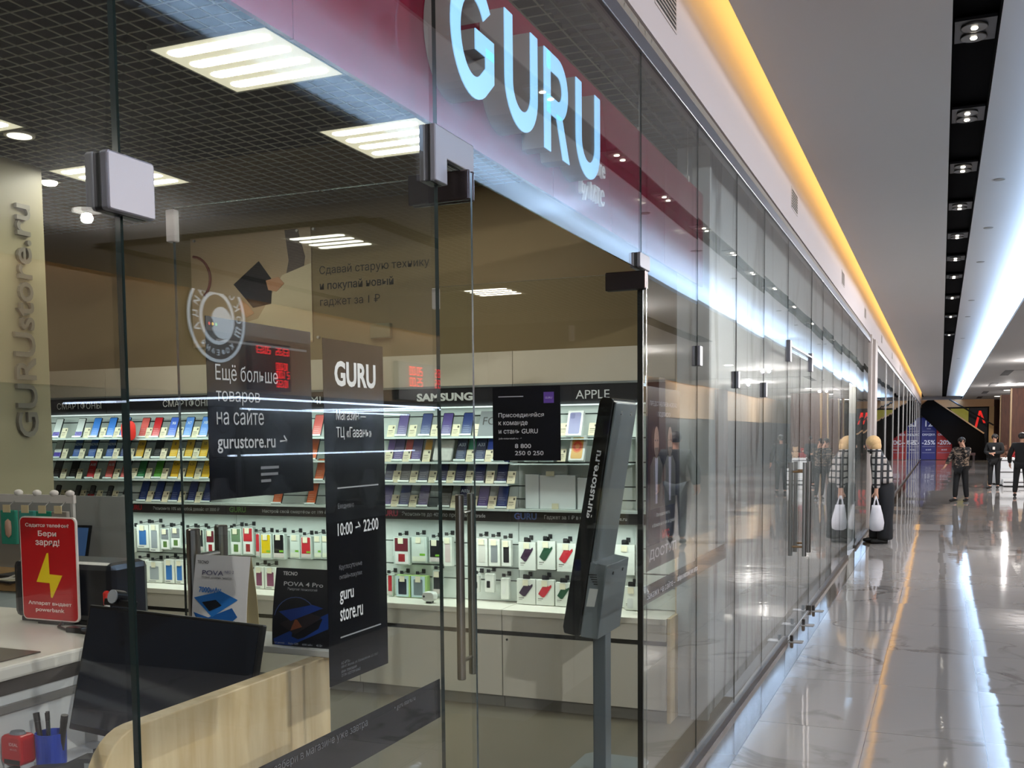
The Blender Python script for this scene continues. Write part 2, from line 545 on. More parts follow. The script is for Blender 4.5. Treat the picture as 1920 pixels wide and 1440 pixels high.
# opposite side of the mall (seen as reflections in the glass) and the far end
b = B()
b.box(8.0, Y0, 2.30, 8.2, Y1, 3.95)
b.make('wall_opposite_bulkhead', M((168, 146, 116), 0.7), kind='structure')
for i, (a, c, col) in enumerate(((-3, 5.5, (40, 38, 40)), (5.5, 10.2, (36, 34, 34)), (10.2, 16, (20, 19, 22)), (16, 23, (56, 54, 54)), (23, 34, (70, 52, 44)),
                                 (34, 45, (66, 70, 66)), (45, 70, (64, 50, 44)))):
    box('wall_opposite_shopfront', 8.05, a, 0.0, 8.2, c, 2.30, M(col, 0.35), kind='structure')
for i, y in enumerate((4.6, 20.3, 34.0, 44.6)):
    box('wall_column', 7.6, y, 0.0, 8.0, y + 0.9, ZL, DARKWOOD, kind='structure')
for i, y in enumerate((51.2, 60.0, 68.8)):
    box('wall_column', 4.05, y, 0.0, 5.6, y + 0.5, ZL, DARKWOOD, kind='structure')
    box('trim_column', 3.98, y + 0.1, 0.0, 4.05, y + 0.5, ZL, M((150, 122, 84), 0.5), kind='structure')
for k in range(4):
    area_lamp('opposite_led_light', (7.86, 2 + 17 * k, 3.80), 0.05, 17.0, 26.0, (1.0, 0.62, 0.34), (0, math.radians(-28), 0))
b = B()
b.box(-2.0, 69.0, 0.0, 9.0, 69.3, 4.2)
b.make('wall_far_end', M((16, 14, 14), 0.6), kind='structure')
box('trim_far_bulkhead', 0.0, 66.9, 3.16, 3.98, 67.1, 3.60, M((206, 164, 120), 0.6), kind='structure')
box('trim_far_post', 3.72, 66.6, 0.9, 3.98, 66.8, 3.16, M((190, 156, 108), 0.6), kind='structure')
spot_lamp('far_end_light', (1.6, 64.0, 3.55), 170.0, (1.0, 0.8, 0.55), 140)
spot_lamp('far_end_light', (3.2, 64.0, 3.55), 110.0, (1.0, 0.8, 0.55), 140)

# dark thin grooves in the low ceiling, bent like a chevron
GROOVE = M((26, 22, 20), 0.8)


def groove(pts, w):
    bb = B()
    for (xa, ya), (xb, yb) in zip(pts, pts[1:]):
        d = Vector((xb - xa, yb - ya)).normalized()
        nx, ny = -d.y * w / 2, d.x * w / 2
        bb.prism([(xa + nx, ya + ny), (xa - nx, ya - ny), (xb - nx, yb - ny), (xb + nx, yb + ny)], 'z', ZL - 0.004, ZL + 0.001)
    return bb.make('trim_ceiling_groove', GROOVE, kind='structure')


groove([(6.6, 8.0), (3.55, 8.0), (3.55, 10.2)], 0.24)
groove([(6.62, 8.0), (6.62, 12.4)], 0.20)
groove([(3.45, 15.5), (3.45, 21.5)], 0.30)
for y in (36.0, 45.0, 54.0, 62.0):
    groove([(3.09, y), (3.09, y + 3.3)], 0.26)
    groove([(3.22, y + 0.1), (7.0, y + 0.1)], 0.03)


# ---------------------------------------------------------------- shop front glass
def pane(name, y0, y1, z0, z1, x=0.0, hx=0.0025, parent=None, kind='structure', turn=0.0):
    ym, h = (y0 + y1) / 2, (y1 - y0) / 2
    bb = B().box(-hx, -h, z0, hx, h, z1, [1, 1, 1, 1, 0, 0])
    o = bb.make(name, [GLASS, EDGE], parent, kind=kind)
    o.location = (x, ym, 0)
    o.rotation_euler = (0, 0, math.radians(turn))
    return o


GAP = 0.003
joints = [0.157, 1.207, 2.258]
n = 1
pane('window_1', -0.9, 0.157 - GAP, 0.02, 3.21)
for a, c, t in ((0.157, 1.207, 0.0), (1.207, 2.258, 0.0), (4.083, 5.132, 0.06), (5.132, 6.18, -0.05), (6.18, 7.222, 0.10), (7.222, 8.40, -0.08),
                (9.98, 11.0, 0.12), (11.0, 12.1, -0.10), (12.1, 13.2, 0.07), (13.2, 14.3, -0.06), (15.6, 17.0, 0.10), (17.0, 18.44, -0.05)):
    n += 1
    pane('window_%d' % n, a + GAP, c - GAP, 0.02, 3.21, hx=0.005 if c < 3 else 0.0025, turn=t)
pane('window_20', 2.258 + GAP, 4.083 - GAP, 2.345, 3.21)
pane('window_21', 8.40 + GAP, 9.98 - GAP, 2.345, 3.21, turn=0.05)
pane('window_22', 14.3 + GAP, 15.6 - GAP, 2.345, 3.21, turn=-0.04)
for k in range(12):
    a = 20.2 + 3.8 * k
    pane('window_%d' % (30 + k), a + GAP, a + 3.8 - GAP, 0.02, 3.21, turn=(0.05, -0.05, 0.08)[k % 3])
b = B()
for k in range(1, 12):
    b.box(-0.03, 20.2 + 3.8 * k - 0.02, 0.05, 0.015, 20.2 + 3.8 * k + 0.02, 3.2)
b.make('trim_glass_posts', STEEL2, kind='structure')

# two door leaves, both standing open into the shop at right angles to the front


def leaf(name, y, x0, x1, z0, z1, label):
    d = thing(name, label, 'glass door', (x1, y, 0))
    d['kind'] = 'structure'
    B().box(x0, y - 0.005, z0, x1, y + 0.005, z1, [1, 1, 0, 0, 1, 1]).make('door_pane', [GLASS, EDGE], d)
    return d


def pull(parent, x, y, z0, z1, axis='y', off=0.06):
    for s in (-1, 1):
        p = (x, y + s * off) if axis == 'y' else (x + s * off, y)
        B().lathe([(0.0165, z0), (0.019, z0 + 0.003), (0.019, z1 - 0.003), (0.0165, z1)], (p[0], p[1], 0), 20).make('handle', STEEL, parent, smooth=False)
    for z in (z0 + 0.08, z1 - 0.08):
        q = ((x, y - off, z), (x, y + off, z)) if axis == 'y' else ((x - off, y, z), (x + off, y, z))
        B().tube(q, 0.009, 12).make('handle_stem', STEEL, parent)


dl = leaf('door_1', 2.35, -0.875, 0.05, 0.012, 2.33, 'left glass door leaf swung inward beside the black window posters')
pull(dl, -0.79, 2.35, 0.62, 1.43)
dr = leaf('door_2', 4.05, -0.905, 0.034, 0.012, 2.33, 'right glass door leaf swung inward carrying the small square black notice')
pull(dr, -0.78, 4.05, 0.62, 1.43)
PATCH = M((112, 111, 116), 0.42, 0.7)
DARKPATCH = M((78, 70, 70), 0.22, 0.9)


def patch(parent, x0, y0, z0, x1, y1, z1, m=PATCH, name='patch_fitting', bev=0.004):
    return B().box(x0, y0, z0, x1, y1, z1).make(name, m, parent, bevel=bev)


for dd, y in ((dl, 2.35), (dr, 4.05)):
    xe = 0.052 if dd is dl else 0.036
    for s in (-1, 1):
        patch(dd, xe - 0.17, y + s * 0.006, 2.262, xe, y + s * 0.018, 2.336, DARKPATCH)
        patch(dd, xe - 0.17, y + s * 0.006, 0.0, xe, y + s * 0.018, 0.07, PATCH)
    patch(dd, -0.895 if dd is dl else -0.925, y - 0.012, 2.235, -0.865 if dd is dl else -0.895, y + 0.012, 2.325, M((200, 190, 188), 0.4), 'stop_fitting')

# clamps on the fixed glass: a square one at the first joint, an L-shaped one over the left door pivot, a flat one over the right pivot


def clamp(name, label, outline, y0):
    t = thing(name, label, 'glass clamp', (0, y0, outline[0][1]))
    for x0, x1 in ((0.0065, 0.022), (-0.022, -0.0065)):
        B().prism(outline, 'x', x0, x1).make('clamp_plate', PATCH, t, bevel=0.003)
    B().prism([(p[0] * 0.96 + 0.04 * y0, p[1]) for p in outline], 'x', -0.0064, 0.0064).make('gasket', BLACK, t)
    return t


clamp('glass_clamp', 'square steel clamp joining two panes at the nearest vertical glass joint', rrect(1.165, 2.012, 1.262, 2.098, 0.006), 1.212)
L = [(2.215, 2.405), (2.215, 2.262), (2.285, 2.262), (2.285, 2.345), (2.425, 2.345), (2.425, 2.395), (2.30, 2.415)]
clamp('glass_clamp', 'L-shaped steel clamp above the pivot of the left glass door', [(2.212, 2.418), (2.212, 2.285), (2.276, 2.285), (2.276, 2.347), (2.43, 2.347), (2.43, 2.418)], 2.30)
clamp('glass_clamp', 'flat steel clamp above the pivot of the right glass door', rrect(4.005, 2.345, 4.15, 2.405, 0.006), 4.08)
for y, z in ((5.132, 2.07), (6.18, 2.0), (7.222, 1.98)):
    clamp('glass_clamp', 'small steel clamp on the tall glass joint %s the marble wall' % {5.132: 'just before', 6.18: 'at the near edge of', 7.222: 'in the middle of'}[y],
          rrect(y - 0.03, z - 0.05, y + 0.03, z + 0.05, 0.004), y)

# closed double door further on, and a narrow leaf ajar beside the leaning woman
d3 = thing('door_3', 'closed pair of glass doors with long steel pulls before the marble wall', 'glass door', (0, 9.19, 0)); d3['kind'] = 'structure'
for a, c in ((8.405, 9.188), (9.194, 9.975)):
    o = pane('door_pane', a, c, 0.012, 2.335, 0.0, 0.0025, None, None)
    o.parent = d3
    o.matrix_parent_inverse = Matrix.Translation((0, -9.19, 0))
for y in (9.10, 9.42):
    for s in (-1, 1):
        B().lathe([(0.019, 0.62), (0.019, 1.43)], (s * 0.06, y, 0), 16).make('handle', STEEL, d3)
    for z in (0.70, 1.35):
        B().tube([(-0.06, y, z), (0.06, y, z)], 0.010, 10).make('handle_stem', M((150, 122, 92), 0.3, 0.9), d3)
for y in (8.41, 9.90):
    patch(d3, -0.02, y, 2.25, 0.02, y + 0.09, 2.42)
B().box(0.012, 8.45, 2.372, 0.022, 9.9, 2.384).make('closer_rod', STEEL, d3)
d4 = thing('door_4', 'narrow glass door leaf ajar beside the leaning woman', 'glass door', (0, 15.55, 0), (0, 0, math.radians(-10))); d4['kind'] = 'structure'
B().box(-0.005, -1.22, 0.012, 0.005, 0, 2.335, [1, 1, 2, 1, 0, 0]).make('door_pane', [GLASS, EDGE, M((150, 160, 176), 0.2)], d4)
B().box(-0.014, -1.245, 0.012, 0.014, -1.22, 2.335).make('stile', M((150, 158, 172), 0.25, 0.6), d4)
for s in (-1, 1):
    B().lathe([(0.016, 0.62), (0.016, 1.43)], (s * 0.06, -1.05, 0), 12).make('handle', STEEL, d4)
B().box(-0.03, -1.26, 2.3, 0.03, -1.16, 2.42).make('patch_fitting', M((120, 96, 70), 0.3, 0.8), d4)

B().box(-0.010, 4.0705, 0.02, 0.012, 4.084, 2.33).make('trim_door_seal', M((8, 8, 9), 0.4), kind='structure')
t = thing('hanging_wire', 'thin black wire hanging in a loose loop beside the right door clamp', 'wire', (-0.03, 4.16, 2.33))
B().tube([(-0.022, 4.13, 2.335), (-0.024, 4.17, 2.28), (-0.024, 4.20, 2.20), (-0.024, 4.23, 2.13), (-0.024, 4.24, 2.08), (-0.024, 4.22, 2.05), (-0.024, 4.20, 2.01), (-0.024, 4.215, 1.97)], 0.0022, 6).make('wire', M((14, 14, 15), 0.5), t)

# ---------------------------------------------------------------- shop lamps
TUBE_E = M((255, 250, 236), 0.5, 0, 22.0)
DIFF_E = M((240, 232, 204), 0.5, 0, 0.62)
spots = [(-1.68, 3.81, 'grid ceiling lamp panel second from the shop entrance, above the red sign panel'),
         (-1.68, 5.09, 'grid ceiling lamp panel over the entrance, partly behind the L-shaped clamp'),
         (-3.62, 5.09, 'grid ceiling lamp panel behind the square glass clamp near the back wall'),
         (-3.62, 3.80, 'grid ceiling lamp panel cut by the left edge above the pillar'),
         (-1.68, 1.2, 'grid ceiling lamp panel above the cash desk'),
         (-3.45, -0.1, 'grid ceiling lamp panel mirrored in the left door leaf'),
         (-3.60, -2.75, 'grid ceiling lamp panel at the rear of the shop')]
for x, y, lab in spots:
    t = thing('ceiling_lamp', lab, 'ceiling lamp', (x, y, ZS), group='square four-tube lamps in the lattice ceiling')
    B().box(x - 0.298, y - 0.298, ZS - 0.012, x + 0.298, y + 0.298, ZS - 0.004).make('diffuser', DIFF_E, t)
    b = B()
    b.prism([(x - 0.30, y - 0.30), (x + 0.30, y - 0.30), (x + 0.30, y - 0.292), (x - 0.30, y - 0.292)], 'z', ZS - 0.014, ZS + 0.002)
    b.prism([(x - 0.30, y + 0.292), (x + 0.30, y + 0.292), (x + 0.30, y + 0.30), (x - 0.30, y + 0.30)], 'z', ZS - 0.014, ZS + 0.002)
    b.box(x - 0.30, y - 0.292, ZS - 0.014, x - 0.292, y + 0.292, ZS + 0.002)
    b.box(x + 0.292, y - 0.292, ZS - 0.014, x + 0.30, y + 0.292, ZS + 0.002)
    b.make('frame', M((150, 150, 140), 0.5), t)
    for k in range(4):
        yy = y - 0.21 + 0.14 * k
        B().prism(rrect(x - 0.255, yy - 0.036, x + 0.255, yy + 0.036, 0.035), 'z', ZS - 0.0135, ZS - 0.0118).make('tube', TUBE_E, t)
t = thing('recessed_spotlight', 'round recessed spotlight in the lattice ceiling beside the tall pillar', 'spotlight', (-3.49, 4.21, ZS))
B().lathe([(0.062, -0.012), (0.062, 0.0)], (-3.49, 4.21, ZS), 28).make('lens', M((255, 248, 230), 0.5, 0, 1.6), t)
B().lathe([(0.078, -0.009), (0.08, 0.0)], (-3.49, 4.21, ZS), 28).make('rim', M((200, 196, 188), 0.4), t)
t = thing('recessed_spotlight', 'small bright spotlight in the lattice ceiling just right of the pillar top', 'spotlight', (-4.16, 5.04, ZS))
B().lathe([(0.04, -0.02), (0.05, -0.006), (0.05, 0.0)], (-4.16, 5.04, ZS), 20).make('lens', M((255, 248, 230), 0.5, 0, 5), t)

# pillar with raised metal letters
box('wall_pillar', -4.6, 3.9, 0.0, -3.96, 4.79, 3.335, M((146, 139, 112), 0.38), kind='structure')
t = thing('pillar_sign', 'grey metal letters gurustore.ru climbing the beige pillar', 'sign', (-3.96, 4.52, 1.70))
LET = M((118, 114, 104), 0.42, 0.35)
_y = 0
bod = 'GURUstore.ru'
o = text(bod, (-3.956, 4.672, 1.700), None, LET, t, w=1.385, h=0.148, bold=0.012, right=(0, 0, 1), up=(0, -1, 0), depth=0.02, name='letters')
sol = o.modifiers.new('depth', 'SOLIDIFY'); sol.thickness = 0.022; sol.offset = -1

# ---------------------------------------------------------------- sign panel with the big letters
t = thing('shop_sign', 'glossy maroon sign panel with glowing pale blue letters behind the front glass', 'sign', (-0.13, 3.1, 2.51))
MAROON = M((126, 26, 50), 0.05, 0, 0, 0.35)
for y0, y1 in ((0.3, 1.86), (1.865, 3.42), (3.425, 4.98), (4.985, 6.0)):
    B().box(-0.142, y0, 2.512, -0.13, min(y1, 5.86), 3.028).make('panel', MAROON, t)
for y in (2.9, 4.55, 5.5):
    B().tube([(-0.136, y, 3.02), (-0.136, y, ZS)], 0.0015, 6).make('cable', STEEL2, t)
    B().box(-0.142, y - 0.008, 3.02, -0.128, y + 0.008, 3.05).make('cable_grip', WHITE, t)


def stroke(pts, w, closed=False):
    """Outline of a thick polyline with mitred joints."""
    P = [Vector(p) for p in pts]
    l, r = [], []
    for i, p in enumerate(P):
        d0 = (P[i] - P[i - 1]).normalized() if i > 0 else (P[1] - P[0]).normalized()
        d1 = (P[i + 1] - P[i]).normalized() if i < len(P) - 1 else d0
        n = Vector((-(d0 + d1).y, (d0 + d1).x)).normalized()
        k = w / 2 / max(0.35, n.dot(Vector((-d1.y, d1.x))))
        l.append(tuple(p + n * k)); r.append(tuple(p - n * k))
    return l + r[::-1]


def arc(cx, cy, rx, ry, a0, a1, n=18):
    return [(cx + rx * math.cos(math.radians(a0 + (a1 - a0) * i / n)), cy + ry * math.sin(math.radians(a0 + (a1 - a0) * i / n))) for i in range(n + 1)]


SW = 0.058                                           # stroke of the letters; each is 0.315 m tall


def letter_shapes(ch):
    h, w = 0.315, 0.255
    if ch == 'U':
        r = w / 2 - SW / 2
        return [stroke([(SW / 2, h)] + arc(w / 2, r + SW / 2, r, r, 180, 360) + [(w - SW / 2, h)], SW)], w
    if ch == 'G':
        rx, ry = 0.14 - SW / 2, h / 2 - SW / 2 + 0.003
        cx, cy = 0.14, h / 2
        c = stroke(arc(cx, cy, rx, ry, 38, 300, 30) + [(0.275 - SW / 2, 0.085), (0.275 - SW / 2, 0.155)], SW)
        return [c, [(0.15, 0.13), (0.275, 0.13), (0.275, 0.185), (0.15, 0.185)]], 0.28
    if ch == 'R':
        q = 0.098
        bowl = stroke([(0.02, h - SW / 2), (0.125, h - SW / 2)] + arc(0.125, h - q - 0.0, q - SW / 2 + 0.0, q - SW / 2, 90, -90)[1:] + [(0.02, h - 2 * q + SW / 2)], SW)
        return [[(0, 0), (SW, 0), (SW, h), (0, h)], bowl, [(0.105, 0.135), (0.166, 0.135), (0.238, 0.0), (0.172, 0.0)]], 0.238
    return [], 0


FACE_E = M((150, 205, 250), 0.5, 0, 0.8)
RETURN = M((158, 152, 150), 0.5)
for ch, y0, wid in (('G', 2.452, 0.283), ('U', 2.808, 0.262), ('R', 3.128, 0.24), ('U', 3.435, 0.272)):
    shapes, w = letter_shapes(ch)
    k = wid / w
    r_ = B(); f_ = B()
    for s_ in shapes:
        pts = [(y0 + p[0] * k, 2.598 + p[1]) for p in s_]
        r_.prism(pts, 'x', -0.128, -0.052)
        cy_, cz_ = sum(p[0] for p in pts) / len(pts), sum(p[1] for p in pts) / len(pts)
        f_.prism(pts, 'x', -0.052, -0.049)
    o = r_.make('letter', RETURN, t)
    f_.make('letter_face', FACE_E, o)
for body, y, z, w in (('store', 3.70, 2.672, 0.20), ('by МТС', 3.615, 2.545, 0.275)):
    o = text(body, (-0.09, y, z), '+X', M((206, 206, 212), 0.4, 0, 0.15), t, w=w, bold=0.01, name='small_letters')
    sd = o.modifiers.new('depth', 'SOLIDIFY'); sd.thickness = 0.014; sd.offset = -1

# ---------------------------------------------------------------- things on the glass
INK = M((12, 12, 16), 0.12, 0, 0, 0.5)
GREY_T = M((168, 168, 172), 0.5)
WHITE_T = M((222, 222, 224), 0.5)
DIM_T = M((104, 104, 110), 0.5)


def sheet(name, label, y0, y1, z0, z1, mat, x=-0.0065, back=True, cat='poster'):
    t = thing(name, label, cat, (x, y0, z0))
    B().box(x - 0.001, y0, z0, x, y1, z1).make('sheet', mat, t)
    return t


p = sheet('window_poster', 'square black window poster with a browser bar and Russian words, left of the tall one', 1.404, 1.714, 1.576, 1.886, INK)
B().box(-0.0063, 1.404, 1.862, -0.0061, 1.714, 1.886).make('browser_bar', M((40, 40, 44), 0.2), p)
for k, c in enumerate(((200, 60, 50), (210, 170, 50), (70, 160, 70))):
    B().prism([(1.413 + 0.009 * k + 0.0028 * math.cos(a * PI / 5), 1.874 + 0.0028 * math.sin(a * PI / 5)) for a in range(10)], 'x', -0.006, -0.0058).make('browser_dot', M(c, 0.4), p)
B().box(-0.0063, 1.43, 1.846, -0.0061, 1.70, 1.850).make('address_line', M((60, 60, 66), 0.3), p)
for body, y, z, h, b_ in (('Ещё больше', 1.425, 1.775, 0.033, 0.0), ('товаров', 1.425, 1.738, 0.024, 0.0), ('на сайте', 1.425, 1.704, 0.030, 0.0), ('gurustore.ru →', 1.425, 1.655, 0.031, 0.012)):
    text(body, (-0.0063, y, z), '+X', GREY_T, p, h=h, w={0.033: 0.178, 0.024: 0.122, 0.030: 0.132, 0.031: 0.205}[h], bold=b_)
for k in range(3):
    B().box(-0.0063, 1.545, 1.644 - 0.012 * k - 0.02, -0.0061, 1.545 + (0.055, 0.052, 0.03)[k], 1.649 - 0.012 * k - 0.02).make('small_print', DIM_T, p)

p = sheet('window_poster', 'tall black window poster with shop name, opening hours and web address', 1.757, 1.996, 1.172, 1.879, INK)
for body, y, z, w, h, m_, b_ in (('GURU', 1.797, 1.785, 0.165, 0.052, WHITE_T, 0.035), ('Магазин —', 1.80, 1.716, 0.118, 0.022, WHITE_T, 0), ('ТЦ «Гавань»', 1.80, 1.676, 0.14, 0.026, WHITE_T, 0),
                                 ('Ежедневно', 1.80, 1.532, 0.062, 0.013, DIM_T, 0), ('10:00 → 22:00', 1.797, 1.478, 0.165, 0.026, WHITE_T, 0.012),
                                 ('Круглосуточные', 1.80, 1.405, 0.09, 0.013, DIM_T, 0), ('онлайн-покупки:', 1.80, 1.385, 0.09, 0.013, DIM_T, 0),
                                 ('guru', 1.80, 1.335, 0.054, 0.028, WHITE_T, 0.012), ('store.ru', 1.80, 1.30, 0.09, 0.028, WHITE_T, 0.012),
                                 ('АО «РТК»', 1.80, 1.2095, 0.034, 0.006, DIM_T, 0), ('109147, Москва, ул. Воронцовская, д.5, стр.2', 1.80, 1.2005, 0.15, 0.007, DIM_T, 0),
                                 ('ИНН 7709356049', 1.80, 1.1915, 0.06, 0.006, DIM_T, 0), ('ОГРН 1027739165662', 1.80, 1.1835, 0.075, 0.006, DIM_T, 0)):
    text(body, (-0.0063, y, z), '+X', m_, p, w=w, h=h, bold=b_)
for z in (1.575, 1.265):
    B().box(-0.0063, 1.80, z, -0.0061, 1.966, z + 0.003).make('rule_line', M((150, 150, 154), 0.4), p)

p = thing('safety_band', 'wide black band on the glass beside the open left door', 'glass sticker', (-0.0065, 1.7, 0.98))
B().box(-0.0075, 1.21, 0.982, -0.0065, 2.252, 1.079).make('sheet', M((26, 26, 30), 0.12), p)
B().box(-0.0063, 2.222, 0.982, -0.0061, 2.225, 1.079).make('edge_line', M((8, 8, 10), 0.3), p)
text('• guru store.ru', (-0.0063, 2.02, 1.054), '+X', DIM_T, p, w=0.1)
text('Закажи на сайте – забери в магазине уже завтра', (-0.0063, 1.35, 1.050), '+X', DIM_T, p, w=0.55)
p = thing('safety_band', 'grey band on the glass right of the entrance with order on the site lettering', 'glass sticker', (-0.0065, 5.0, 0.96))
B().box(-0.0075, 4.118, 0.962, -0.0065, 5.128, 1.04).make('sheet', M((64, 60, 60), 0.15), p)
B().box(-0.0075, 5.138, 0.962, -0.0065, 5.945, 1.05).make('sheet', M((64, 60, 60), 0.15), p)
text('Закажи на сайте –', (0.0053, 4.16, 0.985), '+X', GREY_T, p, w=0.50, h=0.032)
text('забери в магазине уже завтра', (0.0053, 4.70, 0.985), '+X', WHITE_T, p, w=0.43, h=0.034)

NAVY = M((24, 27, 52), 0.15)
p = sheet('window_poster', 'dark blue poster with two bald men in suits on the glass right of the entrance', 4.19, 4.79, 1.10, 1.885, NAVY)
B().box(-0.0063, 4.19, 1.10, -0.0061, 4.79, 1.205).make('lower_field', M((70, 68, 72), 0.3), p)
text('ПРЕДСТАВЛЯЕМ НОВУЮ', (-0.0063, 4.25, 1.80), '+X', M((186, 184, 196), 0.5), p, w=0.48, h=0.024)
text('ПОДПИСКУ', (-0.0063, 4.39, 1.755), '+X', M((186, 184, 196), 0.5), p, w=0.22, h=0.024)
for yc in (4.36, 4.60):
    sgn = 1 if yc < 4.5 else -1
    B().prism([(yc - 0.105, 1.36), (yc + 0.105, 1.36), (yc + 0.105, 1.545), (yc + 0.05, 1.585), (yc - 0.05, 1.585), (yc - 0.105, 1.545)], 'x', -0.0062, -0.006).make('suit', M((14, 15, 26), 0.5), p)
    B().prism([(yc - 0.015, 1.38), (yc + 0.015, 1.38), (yc + 0.024, 1.58), (yc - 0.024, 1.58)], 'x', -0.006, -0.0058).make('shirt_front', M((170, 166, 190), 0.5), p)
    B().prism([(yc + 0.042 * math.cos(a * PI / 10), 1.648 + 0.068 * math.sin(a * PI / 10)) for a in range(20)], 'x', -0.0058, -0.0056).make('face', M((170, 128, 112), 0.5), p)
    B().prism([(yc - 0.034, 1.60), (yc, 1.575), (yc + 0.034, 1.60), (yc + 0.03, 1.624), (yc - 0.03, 1.624)], 'x', -0.0056, -0.0054).make('beard', M((70, 48, 44), 0.5), p)
    for dy in (-0.018, 0.018):
        B().box(-0.0056, yc + dy - 0.008, 1.652, -0.0054, yc + dy + 0.008, 1.658).make('eye', M((40, 26, 28), 0.5), p)
text('Плати раз в месяц', (-0.0060, 4.36, 1.318), '+X', WHITE_T, p, w=0.24, h=0.020)
text('и больше не о чём не думай', (-0.0060, 4.29, 1.275), '+X', WHITE_T, p, w=0.40, h=0.022)
text('МТС', (-0.0060, 4.46, 1.217), '+X', M((200, 50, 46), 0.5), p, w=0.13, h=0.036, bold=0.03)
text('ДОСТУП', (-0.0060, 4.24, 1.135), '+X', M((196, 192, 200), 0.5), p, w=0.48, h=0.052, bold=0.02)

p = thing('door_notice', 'square black job notice stuck on the right door leaf', 'poster', (-0.49, 4.044, 1.575), group=None)
B().box(-0.642, 4.0430, 1.575, -0.333, 4.0442, 1.888).make('sheet', M((8, 8, 12), 0.5, 0, 0, 0.2), p)
YN = 4.0428
for body, x, z, w, h in (('Присоединяйся', -0.615, 1.755, 0.208, 0.024), ('к команде', -0.615, 1.722, 0.134, 0.020), ('и стань GURU', -0.615, 1.690, 0.18, 0.020),
                         ('job-mtsretail.ru →', -0.615, 1.664, 0.108, 0.009), ('8 800', -0.540, 1.628, 0.074, 0.0185), ('250 0 250', -0.540, 1.598, 0.13, 0.0185)):
    text(body, (x, YN, z), '-Y', M((190, 190, 192), 0.5), p, w=w, h=h, bold=0.012)
B().box(-0.615, YN - 0.0003, 1.845, -0.50, YN, 1.849).make('rule_line', GREY_T, p)
B().box(-0.408, YN - 0.0003, 1.817, -0.362, YN, 1.863).make('logo_square', M((92, 62, 140), 0.4), p)
text('GURU', (-0.401, YN - 0.0004, 1.835), '-Y', M((200, 190, 220), 0.5), p, w=0.031)

